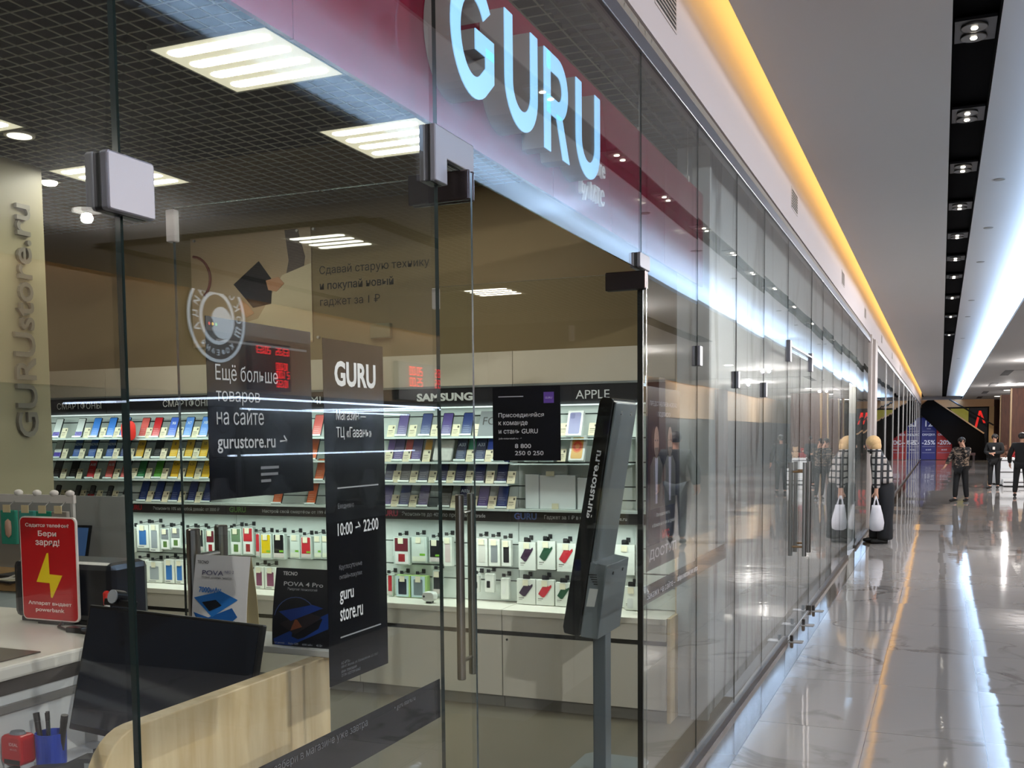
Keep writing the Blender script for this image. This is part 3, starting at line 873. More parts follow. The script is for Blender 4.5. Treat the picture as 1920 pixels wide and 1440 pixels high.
# ---------------------------------------------------------------- display wall at the back of the shop
CAB = M((206, 200, 188), 0.4)
SLAT = M((222, 228, 222), 0.4)
DARKB = M((58, 54, 54), 0.35)
PALE = M((204, 194, 176), 0.6)
XB = [-5.65, -4.64, -3.54, -2.36, -1.342, -0.31]
BAYN = ['far left', 'second from the left', 'behind the black posters', 'under the largest brand letters', 'far right by the glass']
HEAD = [('СМАРТФОНЫ', -5.125, 1.912, 0.44, 0), ('СМАРТФОНЫ', -4.10, 1.912, 0.44, 0), ('XIAOMI', -3.06, 1.908, 0.31, 0.0),
        ('SAMSUNG', -2.016, 1.908, 0.40, 0.045), ('APPLE', -0.925, 1.902, 0.215, 0.0)]
for i in range(5):
    x0, x1 = XB[i] + 0.002, XB[i + 1] - 0.002
    t = thing('base_cabinet', 'white base cabinet of the display wall, %s' % BAYN[i], 'cabinet', ((x0 + x1) / 2, 5.75, 0), group='white base cabinets along the display wall')
    B().box(x0, 5.765, 0.075, x1, 6.30, 0.615).make('body', CAB, t)
    B().box(x0, 5.78, 0.0, x1, 6.2, 0.074).make('kick_board', M((128, 124, 118), 0.5), t)
    d = B().box(x0 + 0.002, 5.745, 0.078, x1 - 0.002, 5.764, 0.455).make('door', CAB, t)
    if i == 4:
        B().lathe([(0.007, 0), (0.007, 0.004)], (0, 0, 0), 12).make('keyhole', BLACK, d).matrix_local = Matrix.Translation((x0 + 0.03, 5.745, 0.43)) @ Matrix.Rotation(PI / 2, 4, 'X')
    B().box(x0, 5.752, 0.456, x1, 5.764, 0.483).make('black_stripe', M((18, 17, 17), 0.5), t)  # black stripe between the door and the upper front
    B().box(x0 + 0.001, 5.742, 0.484, x1 - 0.001, 5.764, 0.580).make('upper_front', CAB, t)
    B().box(x0, 5.735, 0.581, x1, 6.04, 0.616).make('top', M((226, 221, 208), 0.35), t, bevel=0.002)
    # upper part: header with brand word, slatwall, dark shelf rail
    t = thing('slatwall_panel', 'white slatted wall panel with dark header, %s' % BAYN[i], 'wall panel', ((x0 + x1) / 2, 6.0, 0.62), group='slatted panels of the display wall')
    B().box(x0, 6.05, 0.618, x1, 6.29, 1.865).make('back_board', M((70, 78, 76), 0.7), t)
    z = 0.62
    b = B()
    for h in (0.128, 0.074, 0.145, 0.145, 0.062, 0.062, 0.075, 0.142, 0.142, 0.142, 0.16):
        b.box(x0, 6.03, z, x1, 6.05, min(z + h, 1.865))
        z += h + 0.008
    b.make('slats', SLAT, t)
    hd = B().box(x0, 5.95, 1.872, x1, 6.29, 1.99).make('header', M((44, 45, 50), 0.25), t)
    body, hx, hz, hw, bd = HEAD[i]
    text(body, (hx, 5.9495, hz), '-Y', M((238, 242, 242), 0.4), t, w=hw, h=0.052, bold=bd, depth=0.004)
    B().box(x0, 5.945, 1.862, x1, 5.97, 1.871).make('light_bar', M((232, 240, 240), 0.4, 0, 0.5), t)
    B().box(x0, 5.944, 1.9905, x1, 6.28, 2.004).make('header_trim', M((150, 156, 156), 0.3, 0.5), t)
    t = thing('fascia_board', 'pale fascia board above the display wall, %s' % BAYN[i], 'fascia board', ((x0 + x1) / 2, 5.95, 2.005), group='pale boards over the display wall')
    B().box(x0, 5.95, 2.0045, x1, 6.30, 2.208).make('board', PALE, t)
    t = thing('shelf_rail', 'dark shelf rail with white advert lettering, %s' % BAYN[i], 'shelf rail', ((x0 + x1) / 2, 5.92, 1.14), group='dark advert rails of the display wall')
    B().box(x0, 5.92, 1.142, x1, 5.935, 1.211).make('rail', DARKB, t)
    B().box(x0, 5.87, 1.212, x1, 6.029, 1.2255).make('rail_shelf', M((214, 226, 220), 0.2), t)
    Y = 5.9195
    if i == 0:
        text('Настрой свою звонку на смартфон от 199 ₽', (-5.30, Y, 1.163), '-Y', WHITE_T, t, w=0.62, h=0.026, bold=0.01)
    if i == 1:
        text('GURU', (-4.44, Y, 1.160), '-Y', M((190, 50, 60), 0.5), t, w=0.135, bold=0.04)
        text('Экономьте 10% на любой девайс от 3000 ₽', (-4.20, Y, 1.160), '-Y', WHITE_T, t, w=0.60, h=0.030, bold=0.012)
    if i == 2:
        text('GURU', (-3.514, Y, 1.160), '-Y', M((128, 176, 96), 0.5), t, w=0.142, bold=0.03)
        text('Настрой свой смартфон от 199 ₽', (-3.231, Y, 1.158), '-Y', WHITE_T, t, w=0.53, h=0.028, bold=0.012)
    if i == 3:
        text('GURU', (-2.30, Y, 1.160), '-Y', M((196, 70, 90), 0.5), t, w=0.145, bold=0.03)
        text('Экономьте до 40% по программе trade', (-2.125, Y, 1.158), '-Y', WHITE_T, t, w=0.60, h=0.034, bold=0.012)
    if i == 4:
        text('GURU', (-1.327, Y, 1.158), '-Y', M((104, 128, 196), 0.5), t, w=0.152, bold=0.03)
        text('Гаджет за 1 ₽ в trade-in на gurustore.ru', (-1.125, Y, 1.158), '-Y', WHITE_T, t, w=0.53, h=0.032, bold=0.012)
B().box(-0.309, 5.76, 0.0, -0.29, 6.30, 0.616).make('wall_unit_side', OAK, kind='structure')
B().box(-0.309, 5.96, 0.617, -0.29, 6.30, 2.208).make('wall_unit_side_upper', OAK, kind='structure')
B().box(-0.55, 5.955, 0.62, -0.545, 6.02, 1.86).make('trim_unit_edge', M((176, 178, 172), 0.4), kind='structure')

# wall advert over the display wall: picture panel and words
t = thing('wall_advert', 'beige picture panel of hands holding a dark tablet, high on the brown wall', 'advert', (-3.58, 6.325, 2.37))
Y = 6.328
B().box(-4.12, Y - 0.006, 2.37, -3.05, Y, 3.185).make('panel', M((176, 152, 124), 0.4), t)
B().prism([(-3.72, 2.52), (-3.52, 2.56), (-3.40, 2.72), (-3.30, 2.86), (-3.05, 2.93), (-3.05, 2.38), (-3.60, 2.38)], 'y', Y - 0.0085, Y - 0.006).make('sleeve', M((206, 190, 160), 0.6), t)
B().prism([(-3.73, 2.82), (-3.50, 2.975), (-3.385, 2.83), (-3.40, 2.66), (-3.56, 2.64)], 'y', Y - 0.0105, Y - 0.0088).make('tablet', M((40, 40, 46), 0.3), t)
B().prism([(-3.44, 2.83), (-3.33, 2.85), (-3.28, 2.80), (-3.35, 2.745), (-3.42, 2.76)], 'y', Y - 0.0125, Y - 0.0108).make('hand', M((190, 140, 108), 0.6), t)
B().prism([(-3.67, 2.71), (-3.60, 2.66), (-3.55, 2.60), (-3.62, 2.57), (-3.69, 2.64)], 'y', Y - 0.0125, Y - 0.0108).make('hand', M((196, 148, 112), 0.6), t)
B().prism([(-3.27, 3.18), (-3.16, 3.18), (-3.10, 2.98), (-3.12, 2.86), (-3.28, 2.80), (-3.24, 2.96)], 'y', Y - 0.0083, Y - 0.006).make('hair', M((92, 78, 74), 0.6), t)
b = B()
b.tube([(-4.11 + 0.17 * math.sin(a), Y - 0.012, 2.88 + 0.17 * math.cos(a)) for a in [0.1 + 0.21 * k for k in range(12)]], 0.010, 8)
b.make('ring', M((120, 66, 60), 0.4), t)
for x in (-3.16, -3.02, -3.0, -4.08):
    B().tube([(x, Y - 0.02, 3.165 if x != -3.0 else 2.40), (x, Y, 3.165 if x != -3.0 else 2.40)], 0.010, 10).make('standoff', STEEL2, t)
t = thing('wall_words', 'dark Russian words about trading in old gadgets on the brown wall', 'lettering', (-2.99, 6.329, 2.60))
for body, z, w, b_ in (('Сдавай старую технику', 2.83, 0.88, 0.0), ('и покупай новый', 2.72, 0.60, 0.014), ('гаджет за 1 ₽', 2.61, 0.49, 0.0)):
    text(body, (-2.985, 6.3285, z), '-Y', M((30, 28, 25), 0.6), t, w=w, bold=b_, depth=0.002)
t = thing('wall_box', 'small grey junction box on the brown wall above the pale boards', 'junction box', (-2.49, 6.30, 2.37))
B().box(-2.56, 6.29, 2.37, -2.40, 6.329, 2.47).make('box', M((120, 116, 92), 0.6), t, bevel=0.004)

# ---------------------------------------------------------------- phones and price cards
COLS = {'pale': (198, 204, 200), 'blue': (58, 122, 206), 'royal blue': (70, 104, 196), 'sky blue': (92, 140, 214), 'red': (186, 34, 40), 'pale red': (200, 90, 84),
        'deep blue': (30, 70, 140), 'yellow': (214, 170, 24), 'black': (14, 14, 16), 'green': (34, 112, 62), 'bright green': (66, 140, 38), 'dark grey': (64, 66, 70),
        'dark blue': (34, 52, 108), 'orange': (206, 98, 48), 'violet': (76, 62, 122), 'slate': (58, 68, 96), 'navy': (26, 34, 78)}
STAND = M((222, 232, 228), 0.2)
CASE = M((18, 18, 22), 0.25)
CARD = M((214, 206, 176), 0.6)
PRINT = M((66, 60, 50), 0.6)
TILT = math.radians(-22.5)
_proto = {}


def phone_proto(col, small):
    k = (col, small)
    if k not in _proto:
        h, w = (0.115, 0.048) if small else (0.157, 0.073)
        b1 = B().prism(rrect(-w / 2, 0, w / 2, h, 0.008, 3), 'y', -0.0085, 0.0)
        m1 = b1.make('phone_body', CASE)
        b2 = B().prism(rrect(-w / 2 + 0.003, 0.003, w / 2 - 0.003, h - 0.004, 0.006, 3), 'y', -0.0094, -0.0086)
        m2 = b2.make('screen_card', M(COLS[col], 0.3))
        b3 = B().box(-w / 2 - 0.004, -0.022, -0.006, w / 2 + 0.004, 0.004, -0.001)
        b3.box(-w / 2 - 0.004, -0.024, -0.006, w / 2 + 0.004, -0.021, 0.006)
        b3.box(-0.02, 0.001, -0.005, 0.02, 0.004, h * 0.8)
        m3 = b3.make('stand', STAND)
        b4 = B()
        for q in range(4):
            b4.box(-w / 2 + 0.012, -0.0099, 0.022 + 0.014 * q, w / 2 - 0.016 - 0.006 * (q % 2), -0.0095, 0.026 + 0.014 * q)
        m4 = b4.make('screen_print', M(tuple(min(255, int(c * 0.55 + 100)) for c in COLS[col]), 0.4))
        _proto[k] = (m1, m2, m3, m4)
        for m in _proto[k]:
            COL.objects.unlink(m)
    return _proto[k]


def put_phone(x, z, col, label, small=False, word=None, wcol=None, band=None):
    t = thing('display_phone', label, 'phone', (x, 5.90, z + 0.006), (TILT, 0, 0), group='display phones on the slatted wall')
    for m in phone_proto(col, small):
        c = m.copy()
        COL.objects.link(c)
        c.parent = t
    if band:
        B().box(-0.032, -0.0099, 0.004, 0.032, -0.0095, 0.045).make('colour_band', M(band, 0.4), t)
    if word:
        text(word, (0, -0.0100, 0.098), '-Y', wcol or M((30, 30, 34), 0.5), t, h=0.022, align='c', bold=0.02)
    return t


_card = []


def put_card(x, z, label, tall=True, mat=None):
    if not _card:
        a = B().box(-0.027, -0.0012, 0, 0.027, 0, 0.082).make('card', CARD)
        b = B()
        b.box(-0.02, -0.0016, 0.041, 0.012, -0.0013, 0.045)
        b.box(-0.02, -0.0016, 0.030, 0.016, -0.0013, 0.032)
        b.box(-0.02, -0.0016, 0.020, 0.008, -0.0013, 0.022)
        b.box(0.008, -0.0016, 0.058, 0.02, -0.0013, 0.072)
        c = b.make('card_print', PRINT)
        for q in (a, c):
            COL.objects.unlink(q)
            _card.append(q)
    t = thing('price_card', label, 'price card', (x, 5.885, z + 0.004), (TILT, 0, 0), group='cream price cards between the phones')
    for m in _card:
        c = m.copy()
        COL.objects.link(c)
        c.parent = t
    return t


ROWN = ['top', 'second', 'third', 'bottom']
V = (86, 70, 170)
# bay, row, [(x, colour, word, colour band)], z
rows = [
    ('far left bay', 0, 1.692, [(-5.101, 'pale', None, V), (-4.877, 'pale', None, V), (-4.719, 'blue', None, None), (-4.568, 'blue', None, None), (-4.44, 'sky blue', None, None)]),
    ('far left bay', 1, 1.537, [(-5.098, 'pale', None, V), (-4.907, 'deep blue', 'NOVA', None), (-4.754, 'deep blue', 'NOVA', None), (-4.58, 'deep blue', 'NOVA', None), (-4.442, 'dark blue', 'NOVA', None)]),
    ('far left bay', 2, 1.384, [(-5.117, 'black', None, None), (-4.949, 'black', None, None), (-4.772, 'red', 'A18', None), (-4.593, 'pale red', 'A18', None), (-4.444, 'pale red', None, None)]),
    ('far left bay', 3, 1.222, [(-5.125, 'black', None, None), (-4.923, 'dark grey', None, None), (-4.779, 'dark grey', None, (150, 40, 46)), (-4.605, 'dark grey', None, None), (-4.45, 'black', None, (200, 200, 200))]),
    ('second bay', 0, 1.686, [(-4.257, 'pale red', None, None), (-4.139, 'red', None, None), (-3.991, 'royal blue', 'X6', None), (-3.851, 'sky blue', 'X7', None), (-3.708, 'sky blue', 'X8', None)]),
    ('second bay', 1, 1.537, [(-4.295, 'yellow', 'C35', None), (-4.13, 'black', None, None), (-3.982, 'yellow', '8', None), (-3.847, 'yellow', '9', None), (-3.714, 'yellow', '10', None)]),
    ('second bay', 2, 1.390, [(-4.286, 'green', None, None), (-4.131, 'bright green', None, None), (-3.978, 'yellow', 'C30', None), (-3.838, 'yellow', 'C31', None), (-3.699, 'yellow', 'C33', None)]),
    ('second bay', 3, 1.222, [(-4.277, 'dark blue', None, None), (-4.137, 'dark blue', None, None), (-3.984, 'dark blue', None, None), (-3.833, 'dark blue', None, None), (-3.695, 'dark blue', None, None)]),
    ('bay between the black posters', 0, 1.684, [(-2.76, 'pale red', None, None)]),
    ('bay between the black posters', 1, 1.525, [(-2.80, 'orange', None, None)]),
    ('bay between the black posters', 2, 1.385, [(-2.745, 'orange', None, None)]),
    ('bay between the black posters', 3, 1.222, [(-3.09, 'orange', None, None), (-2.815, 'orange', None, None)]),
    ('brand bay', 0, 1.678, [(-2.107, 'violet', None, None), (-1.936, 'dark blue', None, None), (-1.787, 'violet', None, None), (-1.643, 'dark blue', None, None)]),
    ('brand bay', 1, 1.517, [(-2.138, 'violet', None, None), (-2.006, 'violet', None, None), (-1.686, 'slate', 'A33', None), (-1.552, 'slate', 'A33', None), (-1.423, 'slate', None, None)]),
    ('brand bay', 2, 1.380, [(-2.206, 'navy', None, None), (-2.091, 'dark grey', None, None), (-1.957, 'slate', None, None), (-1.821, 'navy', None, None), (-1.691, 'navy', None, None), (-1.557, 'navy', None, None), (-1.404, 'navy', None, None)]),
    ('brand bay', 3, 1.222, [(-2.228, 'violet', None, None), (-2.1, 'dark blue', None, None), (-1.959, 'violet', None, None), (-1.80, 'dark grey', None, None), (-1.669, 'navy', 'A03s', None), (-1.535, 'violet', None, None), (-1.403, 'dark blue', None, None)]),
]
LIGHTW = M((206, 214, 226), 0.5)
for bay, r, z, lst in rows:
    for k, (x, c, wd, band) in enumerate(lst):
        lab = '%s display phone, %s row, %s from the left in the %s' % (c, ROWN[r], NTH[k], bay)
        if len(lst) == 1:
            lab = '%s display phone in the %s row of the %s' % (c, ROWN[r], bay)
        put_phone(x, z, c, lab, word=wd, band=band, wcol=None if c == 'yellow' else LIGHTW, small=(bay == 'far left bay' and r == 3))
cards = [
    ('far left bay', 0, 1.692, [-5.016, -4.79, -4.632, -4.499]), ('far left bay', 1, 1.537, [-5.019, -4.847, -4.677, -4.516]),
    ('far left bay', 2, 1.384, [-5.038, -4.877, -4.701, -4.518]), ('far left bay', 3, 1.222, [-5.052, -4.856, -4.692, -4.541]),
    ('second bay', 0, 1.686, [-4.2, -4.065, -3.915, -3.775]), ('second bay', 1, 1.537, [-4.37, -4.217, -4.068, -3.912, -3.775]),
    ('second bay', 2, 1.390, [-4.35, -4.213, -4.064, -3.908, -3.765]), ('second bay', 3, 1.222, [-4.207, -4.065, -3.915, -3.765]),
    ('bay between the black posters', 0, 1.684, [-2.83]), ('bay between the black posters', 2, 1.385, [-2.83]),
    ('brand bay', 0, 1.678, [-2.184, -2.025, -1.865, -1.715, -1.565]), ('brand bay', 1, 1.516, [-2.205, -2.072, -1.927, -1.617, -1.485]),
    ('brand bay', 2, 1.380, [-2.15, -2.022, -1.886, -1.756, -1.624, -1.48, -1.335]), ('brand bay', 3, 1.222, [-2.165, -2.03, -1.73, -1.60, -1.468, -1.335]),
]
for bay, r, z, lst in cards:
    for k, x in enumerate(lst):
        if len(lst) == 1:
            lab = 'cream price card in the %s row of the %s' % (ROWN[r], bay)
        else:
            lab = 'cream price card, %s row, %s from the left in the %s' % (ROWN[r], NTH[k], bay)
        put_card(x, z, lab)
for bay, x0, x1, zs in (('far left bay', -5.6, -4.40, (1.692, 1.537, 1.384)), ('second bay', -4.39, -3.60, (1.686, 1.537, 1.390)),
                        ('bay between the posters', -3.2, -2.66, (1.684, 1.525, 1.385)), ('brand bay', -2.32, -1.345, (1.678, 1.517, 1.380))):
    for r, z in enumerate(zs):
        t = thing('phone_shelf', 'narrow clear white shelf under the %s phone row, %s' % (ROWN[r], bay), 'shelf', (x0, 5.87, z - 0.006), group='narrow shelves under the phone rows')
        B().box(x0, 5.87, z - 0.008, x1, 6.029, z - 0.003).make('shelf_board', M((216, 230, 226), 0.25), t)
        B().box(x0, 5.866, z - 0.010, x1, 5.87, z + 0.003).make('shelf_lip', M((226, 238, 234), 0.25), t)
t = thing('hanging_tag', 'round red promotional tag hanging over the pale red phone beside the glass joint', 'tag', (-4.34, 5.84, 1.68))
B().prism(rrect(-4.40, 1.675, -4.265, 1.815, 0.045), 'y', 5.838, 5.842).make('tag_board', M((196, 40, 30), 0.45), t)
B().box(-4.385, 5.8370, 1.74, -4.33, 5.8378, 1.785).make('tag_print', M((214, 110, 92), 0.5), t)
for k, (x, c) in enumerate(((-2.205, 'lilac'), (-2.072, 'coral'), (-1.93, 'amber'), (-1.617, 'teal'), (-1.485, 'cobalt'))):
    rgb = {'lilac': (140, 110, 180), 'coral': (222, 98, 88), 'amber': (214, 160, 50), 'teal': (70, 150, 120), 'cobalt': (80, 110, 220)}[c]
    t = thing('colour_insert', '%s coloured insert behind a price card in the second row, brand bay' % c, 'insert card', (x, 5.9, 1.52), (TILT, 0, 0), group='coloured inserts of the second phone row')
    B().box(-0.027, 0.002, 0, 0.022, 0.004, 0.155).make('insert_sheet', M(rgb, 0.5), t)
t = thing('bagged_phone', 'phone wrapped in silvery plastic in the middle of the second row', 'wrapped phone', (-1.80, 5.89, 1.52), (TILT, 0, 0))
B().prism(rrect(-0.075, 0, 0.06, 0.15, 0.012), 'y', -0.02, 0.0).make('wrapping', M((196, 196, 190), 0.16, 0.1, noise=0.25, nscale=45), t, bevel=0.006)
t = thing('grey_show_card', 'grey card with dark FO letters standing left of the job notice', 'show card', (-1.50, 5.88, 1.68), (TILT, 0, 0))
B().box(-0.055, -0.004, 0, 0.16, -0.001, 0.17).make('card_board', M((104, 110, 112), 0.5), t)
text('FO', (-0.03, -0.0045, 0.075), '-Y', M((26, 28, 30), 0.5), t, w=0.09)

# boxed phones, tablets and computers in the right-hand bay
for x, z, lab, top in ((-0.918, 1.668, 'white phone box with a lilac phone on its lid, top row right of the notice', 'lilac'), (-0.902, 1.518, 'white phone box with an orange swirl on its lid, second row right of the notice', 'orange')):
    t = thing('phone_box', lab, 'box', (x, 5.90, z), (TILT, 0, 0))
    B().box(-0.05, -0.028, 0, 0.05, 0.0, 0.165).make('carton', M((226, 228, 224), 0.4), t, bevel=0.002)
    B().prism(rrect(-0.036, 0.012, 0.036, 0.152, 0.01), 'y', -0.0288, -0.0282).make('lid_picture', M((134, 134, 172) if top == 'lilac' else (214, 170, 96), 0.4), t)
    if top == 'lilac':
        B().prism(rrect(-0.030, 0.112, -0.002, 0.146, 0.006), 'y', -0.0294, -0.0289).make('camera_bump', M((108, 110, 150), 0.4), t)
    else:
        for rr, cc in ((0.034, (216, 120, 60)), (0.026, (206, 70, 50)), (0.015, (222, 130, 70))):
            B().prism([(rr * math.cos(a * PI / 12), 0.092 + rr * math.sin(a * PI / 12) * 1.2) for a in range(24)], 'y', -0.0290 - (0.036 - rr) * 0.02, -0.0288).make('swirl', M(cc, 0.4), t)
for k, (x, z) in enumerate(((-0.80, 1.675), (-1.0, 1.518), (-0.985, 1.675))):
    put_card(x, z, 'cream price card %s' % ('right of the lilac phone box', 'left of the orange phone box', 'left of the lilac phone box')[k])
for k, x in enumerate((-1.20, -1.10)):
    t = thing('phone_box', 'white phone box on the second shelf, %s below the job notice' % ('left one' if k == 0 else 'right one'), 'box', (x, 5.90, 1.518), (TILT, 0, 0))
    B().box(-0.045, -0.028, 0, 0.045, 0.0, 0.16).make('carton', M((226, 228, 224), 0.4), t, bevel=0.002)
    B().box(-0.03, -0.0288, 0.02, 0.03, -0.0282, 0.05).make('carton_print', M((190, 196, 196), 0.5), t)
t = thing('phone_shelf', 'narrow clear white shelf under the boxed phones at right', 'shelf', (-0.95, 5.87, 1.66))
B().box(-1.33, 5.87, 1.655, -0.56, 6.029, 1.661).make('shelf_board', M((216, 230, 226), 0.25), t)
t = thing('phone_shelf', 'narrow clear white shelf under the second row of boxed phones', 'shelf', (-0.95, 5.87, 1.507))
B().box(-1.33, 5.87, 1.502, -0.56, 6.029, 1.508).make('shelf_board', M((216, 230, 226), 0.25), t)
for x0, x1, h, lab in ((-1.258, -1.165, 0.215, 'thin white computer box at the left of the white boxes above the advert rail'), (-1.163, -0.925, 0.21, 'large white computer box above the advert rail'),
                       (-0.915, -0.74, 0.195, 'white computer box half behind the info kiosk')):
    t = thing('computer_box', lab, 'box', (x0, 5.93, 1.218))
    B().box(x0, 5.935, 1.2265, x1, 6.02, 1.2265 + h).make('carton', M((224, 228, 228), 0.35), t, bevel=0.003)
    B().box(x0 + 0.001, 5.9344, 1.2268, x0 + 0.004, 5.9352, 1.2265 + h - 0.002).make('carton_edge', M((150, 156, 158), 0.5), t)
t = thing('price_card', 'cream price card leaning on the large white computer box', 'price card', (-1.05, 5.93, 1.2268))
B().box(-1.078, 5.928, 1.22685, -1.034, 5.929, 1.262).make('card', CARD, t)
t = thing('price_card', 'cream price card on top of the white box under the notice', 'price card', (-1.10, 5.93, 1.45))
B().box(-1.115, 5.925, 1.432, -1.06, 5.926, 1.462).make('card', CARD, t)
t = thing('accessory_pack', 'white slotted pack standing behind the large computer box', 'pack', (-1.09, 6.0, 1.43))
B().box(-1.17, 5.99, 1.4285, -1.0, 6.02, 1.50).make('carton', M((212, 216, 214), 0.4), t)

# ---------------------------------------------------------------- hanging accessory packs
WBOX = M((222, 224, 214), 0.45)
TAG = M((224, 216, 188), 0.6)
kinds = {  # window colour, back colour, style
    'grey': (96, 100, 104), 'pink': (170, 84, 110), 'green': (84, 158, 40), 'dark': (44, 46, 48), 'olive': (120, 118, 62), 'sky': (62, 110, 170), 'mouse': (150, 156, 160),
    'silver': (128, 132, 134), 'clear grey': (150, 156, 156), 'maroon': (104, 34, 46), 'leaf': (104, 128, 98), 'red': (190, 44, 54), 'yellow': (216, 184, 24), 'black': (20, 20, 24),
    'clear': (206, 214, 204), 'rose': (206, 186, 182), 'outline': (206, 204, 194), 'violet': (54, 34, 56), 'forest': (38, 78, 54), 'avocado': (128, 140, 60), 'purple': (64, 44, 96),
    'azure': (54, 110, 176), 'swoosh': (120, 60, 90), 'midnight': (28, 34, 50), 'slate': (104, 116, 120), 'earbud': (24, 24, 28), 'white': (222, 222, 216)}
UP = [(-4.956, -4.879, .841, 1.007, 'grey', 'w'), (-4.849, -4.762, .841, 1.018, 'pink', 'w'), (-4.743, -4.662, .836, 1.017, 'green', 'w'), (-4.648, -4.61, .838, 1.015, 'dark', 'w'),
      (-4.601, -4.522, .833, 1.016, 'green', 'w'), (-4.508, -4.425, .836, 1.015, 'olive', 'w'), (-4.39, -4.28, .874, 1.046, 'sky', 'w'), (-4.273, -4.181, .849, 1.053, 'mouse', 'w'),
      (-4.169, -4.086, .868, 1.024, 'silver', 'h'), (-4.075, -3.982, .884, 1.034, 'silver', 'h'), (-3.952, -3.852, .88, 1.025, 'clear grey', 'c'), (-3.841, -3.775, .863, 1.028, 'dark', 'c'),
      (-3.755, -3.676, .852, 1.023, 'maroon', 'h'), (-3.60, -3.563, .848, 1.02, 'forest', 'c'), (-3.538, -3.442, .852, 1.044, 'leaf', 'h'), (-3.431, -3.341, .856, 1.051, 'red', 'h'),
      (-3.318, -3.287, .843, 1.012, 'red', 'c'), (-3.277, -3.188, .831, 1.009, 'yellow', 'c'), (-3.173, -3.076, .836, 1.012, 'black', 'c'), (-3.031, -2.952, .844, 1.013, 'clear', 'c'),
      (-2.943, -2.856, .844, 1.0, 'red', 'c'), (-2.834, -2.774, .851, 1.011, 'clear', 'c'), (-2.769, -2.714, .853, 1.013, 'clear', 'c'), (-2.212, -2.091, .834, 1.018, 'maroon', 'h'),
      (-2.076, -1.964, .853, 1.026, 'clear', 'c'), (-1.946, -1.863, .857, 1.012, 'black', 'c'), (-1.841, -1.779, .839, 1.029, 'rose', 'w'), (-1.604, -1.528, .85, 1.029, 'outline', 'w'),
      (-1.518, -1.442, .853, 1.028, 'silver', 'w'), (-1.429, -1.365, .856, 1.021, 'black', 'w'), (-1.312, -1.198, .836, 1.014, 'violet', 't'), (-1.186, -1.067, .845, 1.025, 'forest', 't'),
      (-1.055, -.933, .837, 1.015, 'red', 't'), (-.679, -.556, .834, 1.018, 'white', 't')]
LO = [(-4.588, -4.508, .62, .775, 'avocado', 'w'), (-4.401, -4.313, .62, .785, 'purple', 'w'), (-4.305, -4.167, .62, .775, 'mouse', 'w'), (-4.144, -4.052, .622, .795, 'azure', 'w'),
      (-4.04, -3.964, .622, .795, 'azure', 'w'), (-3.335, -3.258, .62, .775, 'swoosh', 'w'), (-3.248, -3.154, .62, .775, 'swoosh', 'w'), (-2.258, -2.225, .62, .764, 'red', 'c'),
      (-2.197, -2.092, .62, .765, 'midnight', 'g'), (-2.084, -1.969, .62, .766, 'slate', 'g'), (-1.922, -1.858, .647, .806, 'dark', 'c'), (-1.615, -1.59, .678, .788, 'earbud', 'e'),
      (-1.547, -1.485, .683, .801, 'earbud', 'e'), (-1.436, -1.382, .644, .778, 'white', 'e'), (-1.326, -1.2, .62, .78, 'violet', 't'), (-1.195, -1.075, .62, .78, 'red', 't'),
      (-1.067, -.96, .62, .768, 'forest', 't'), (-.62, -.533, .622, .765, 'white', 't')]
CLEARBOX = M((206, 216, 208), 0.2)
HOOKM = M((30, 32, 34), 0.4)
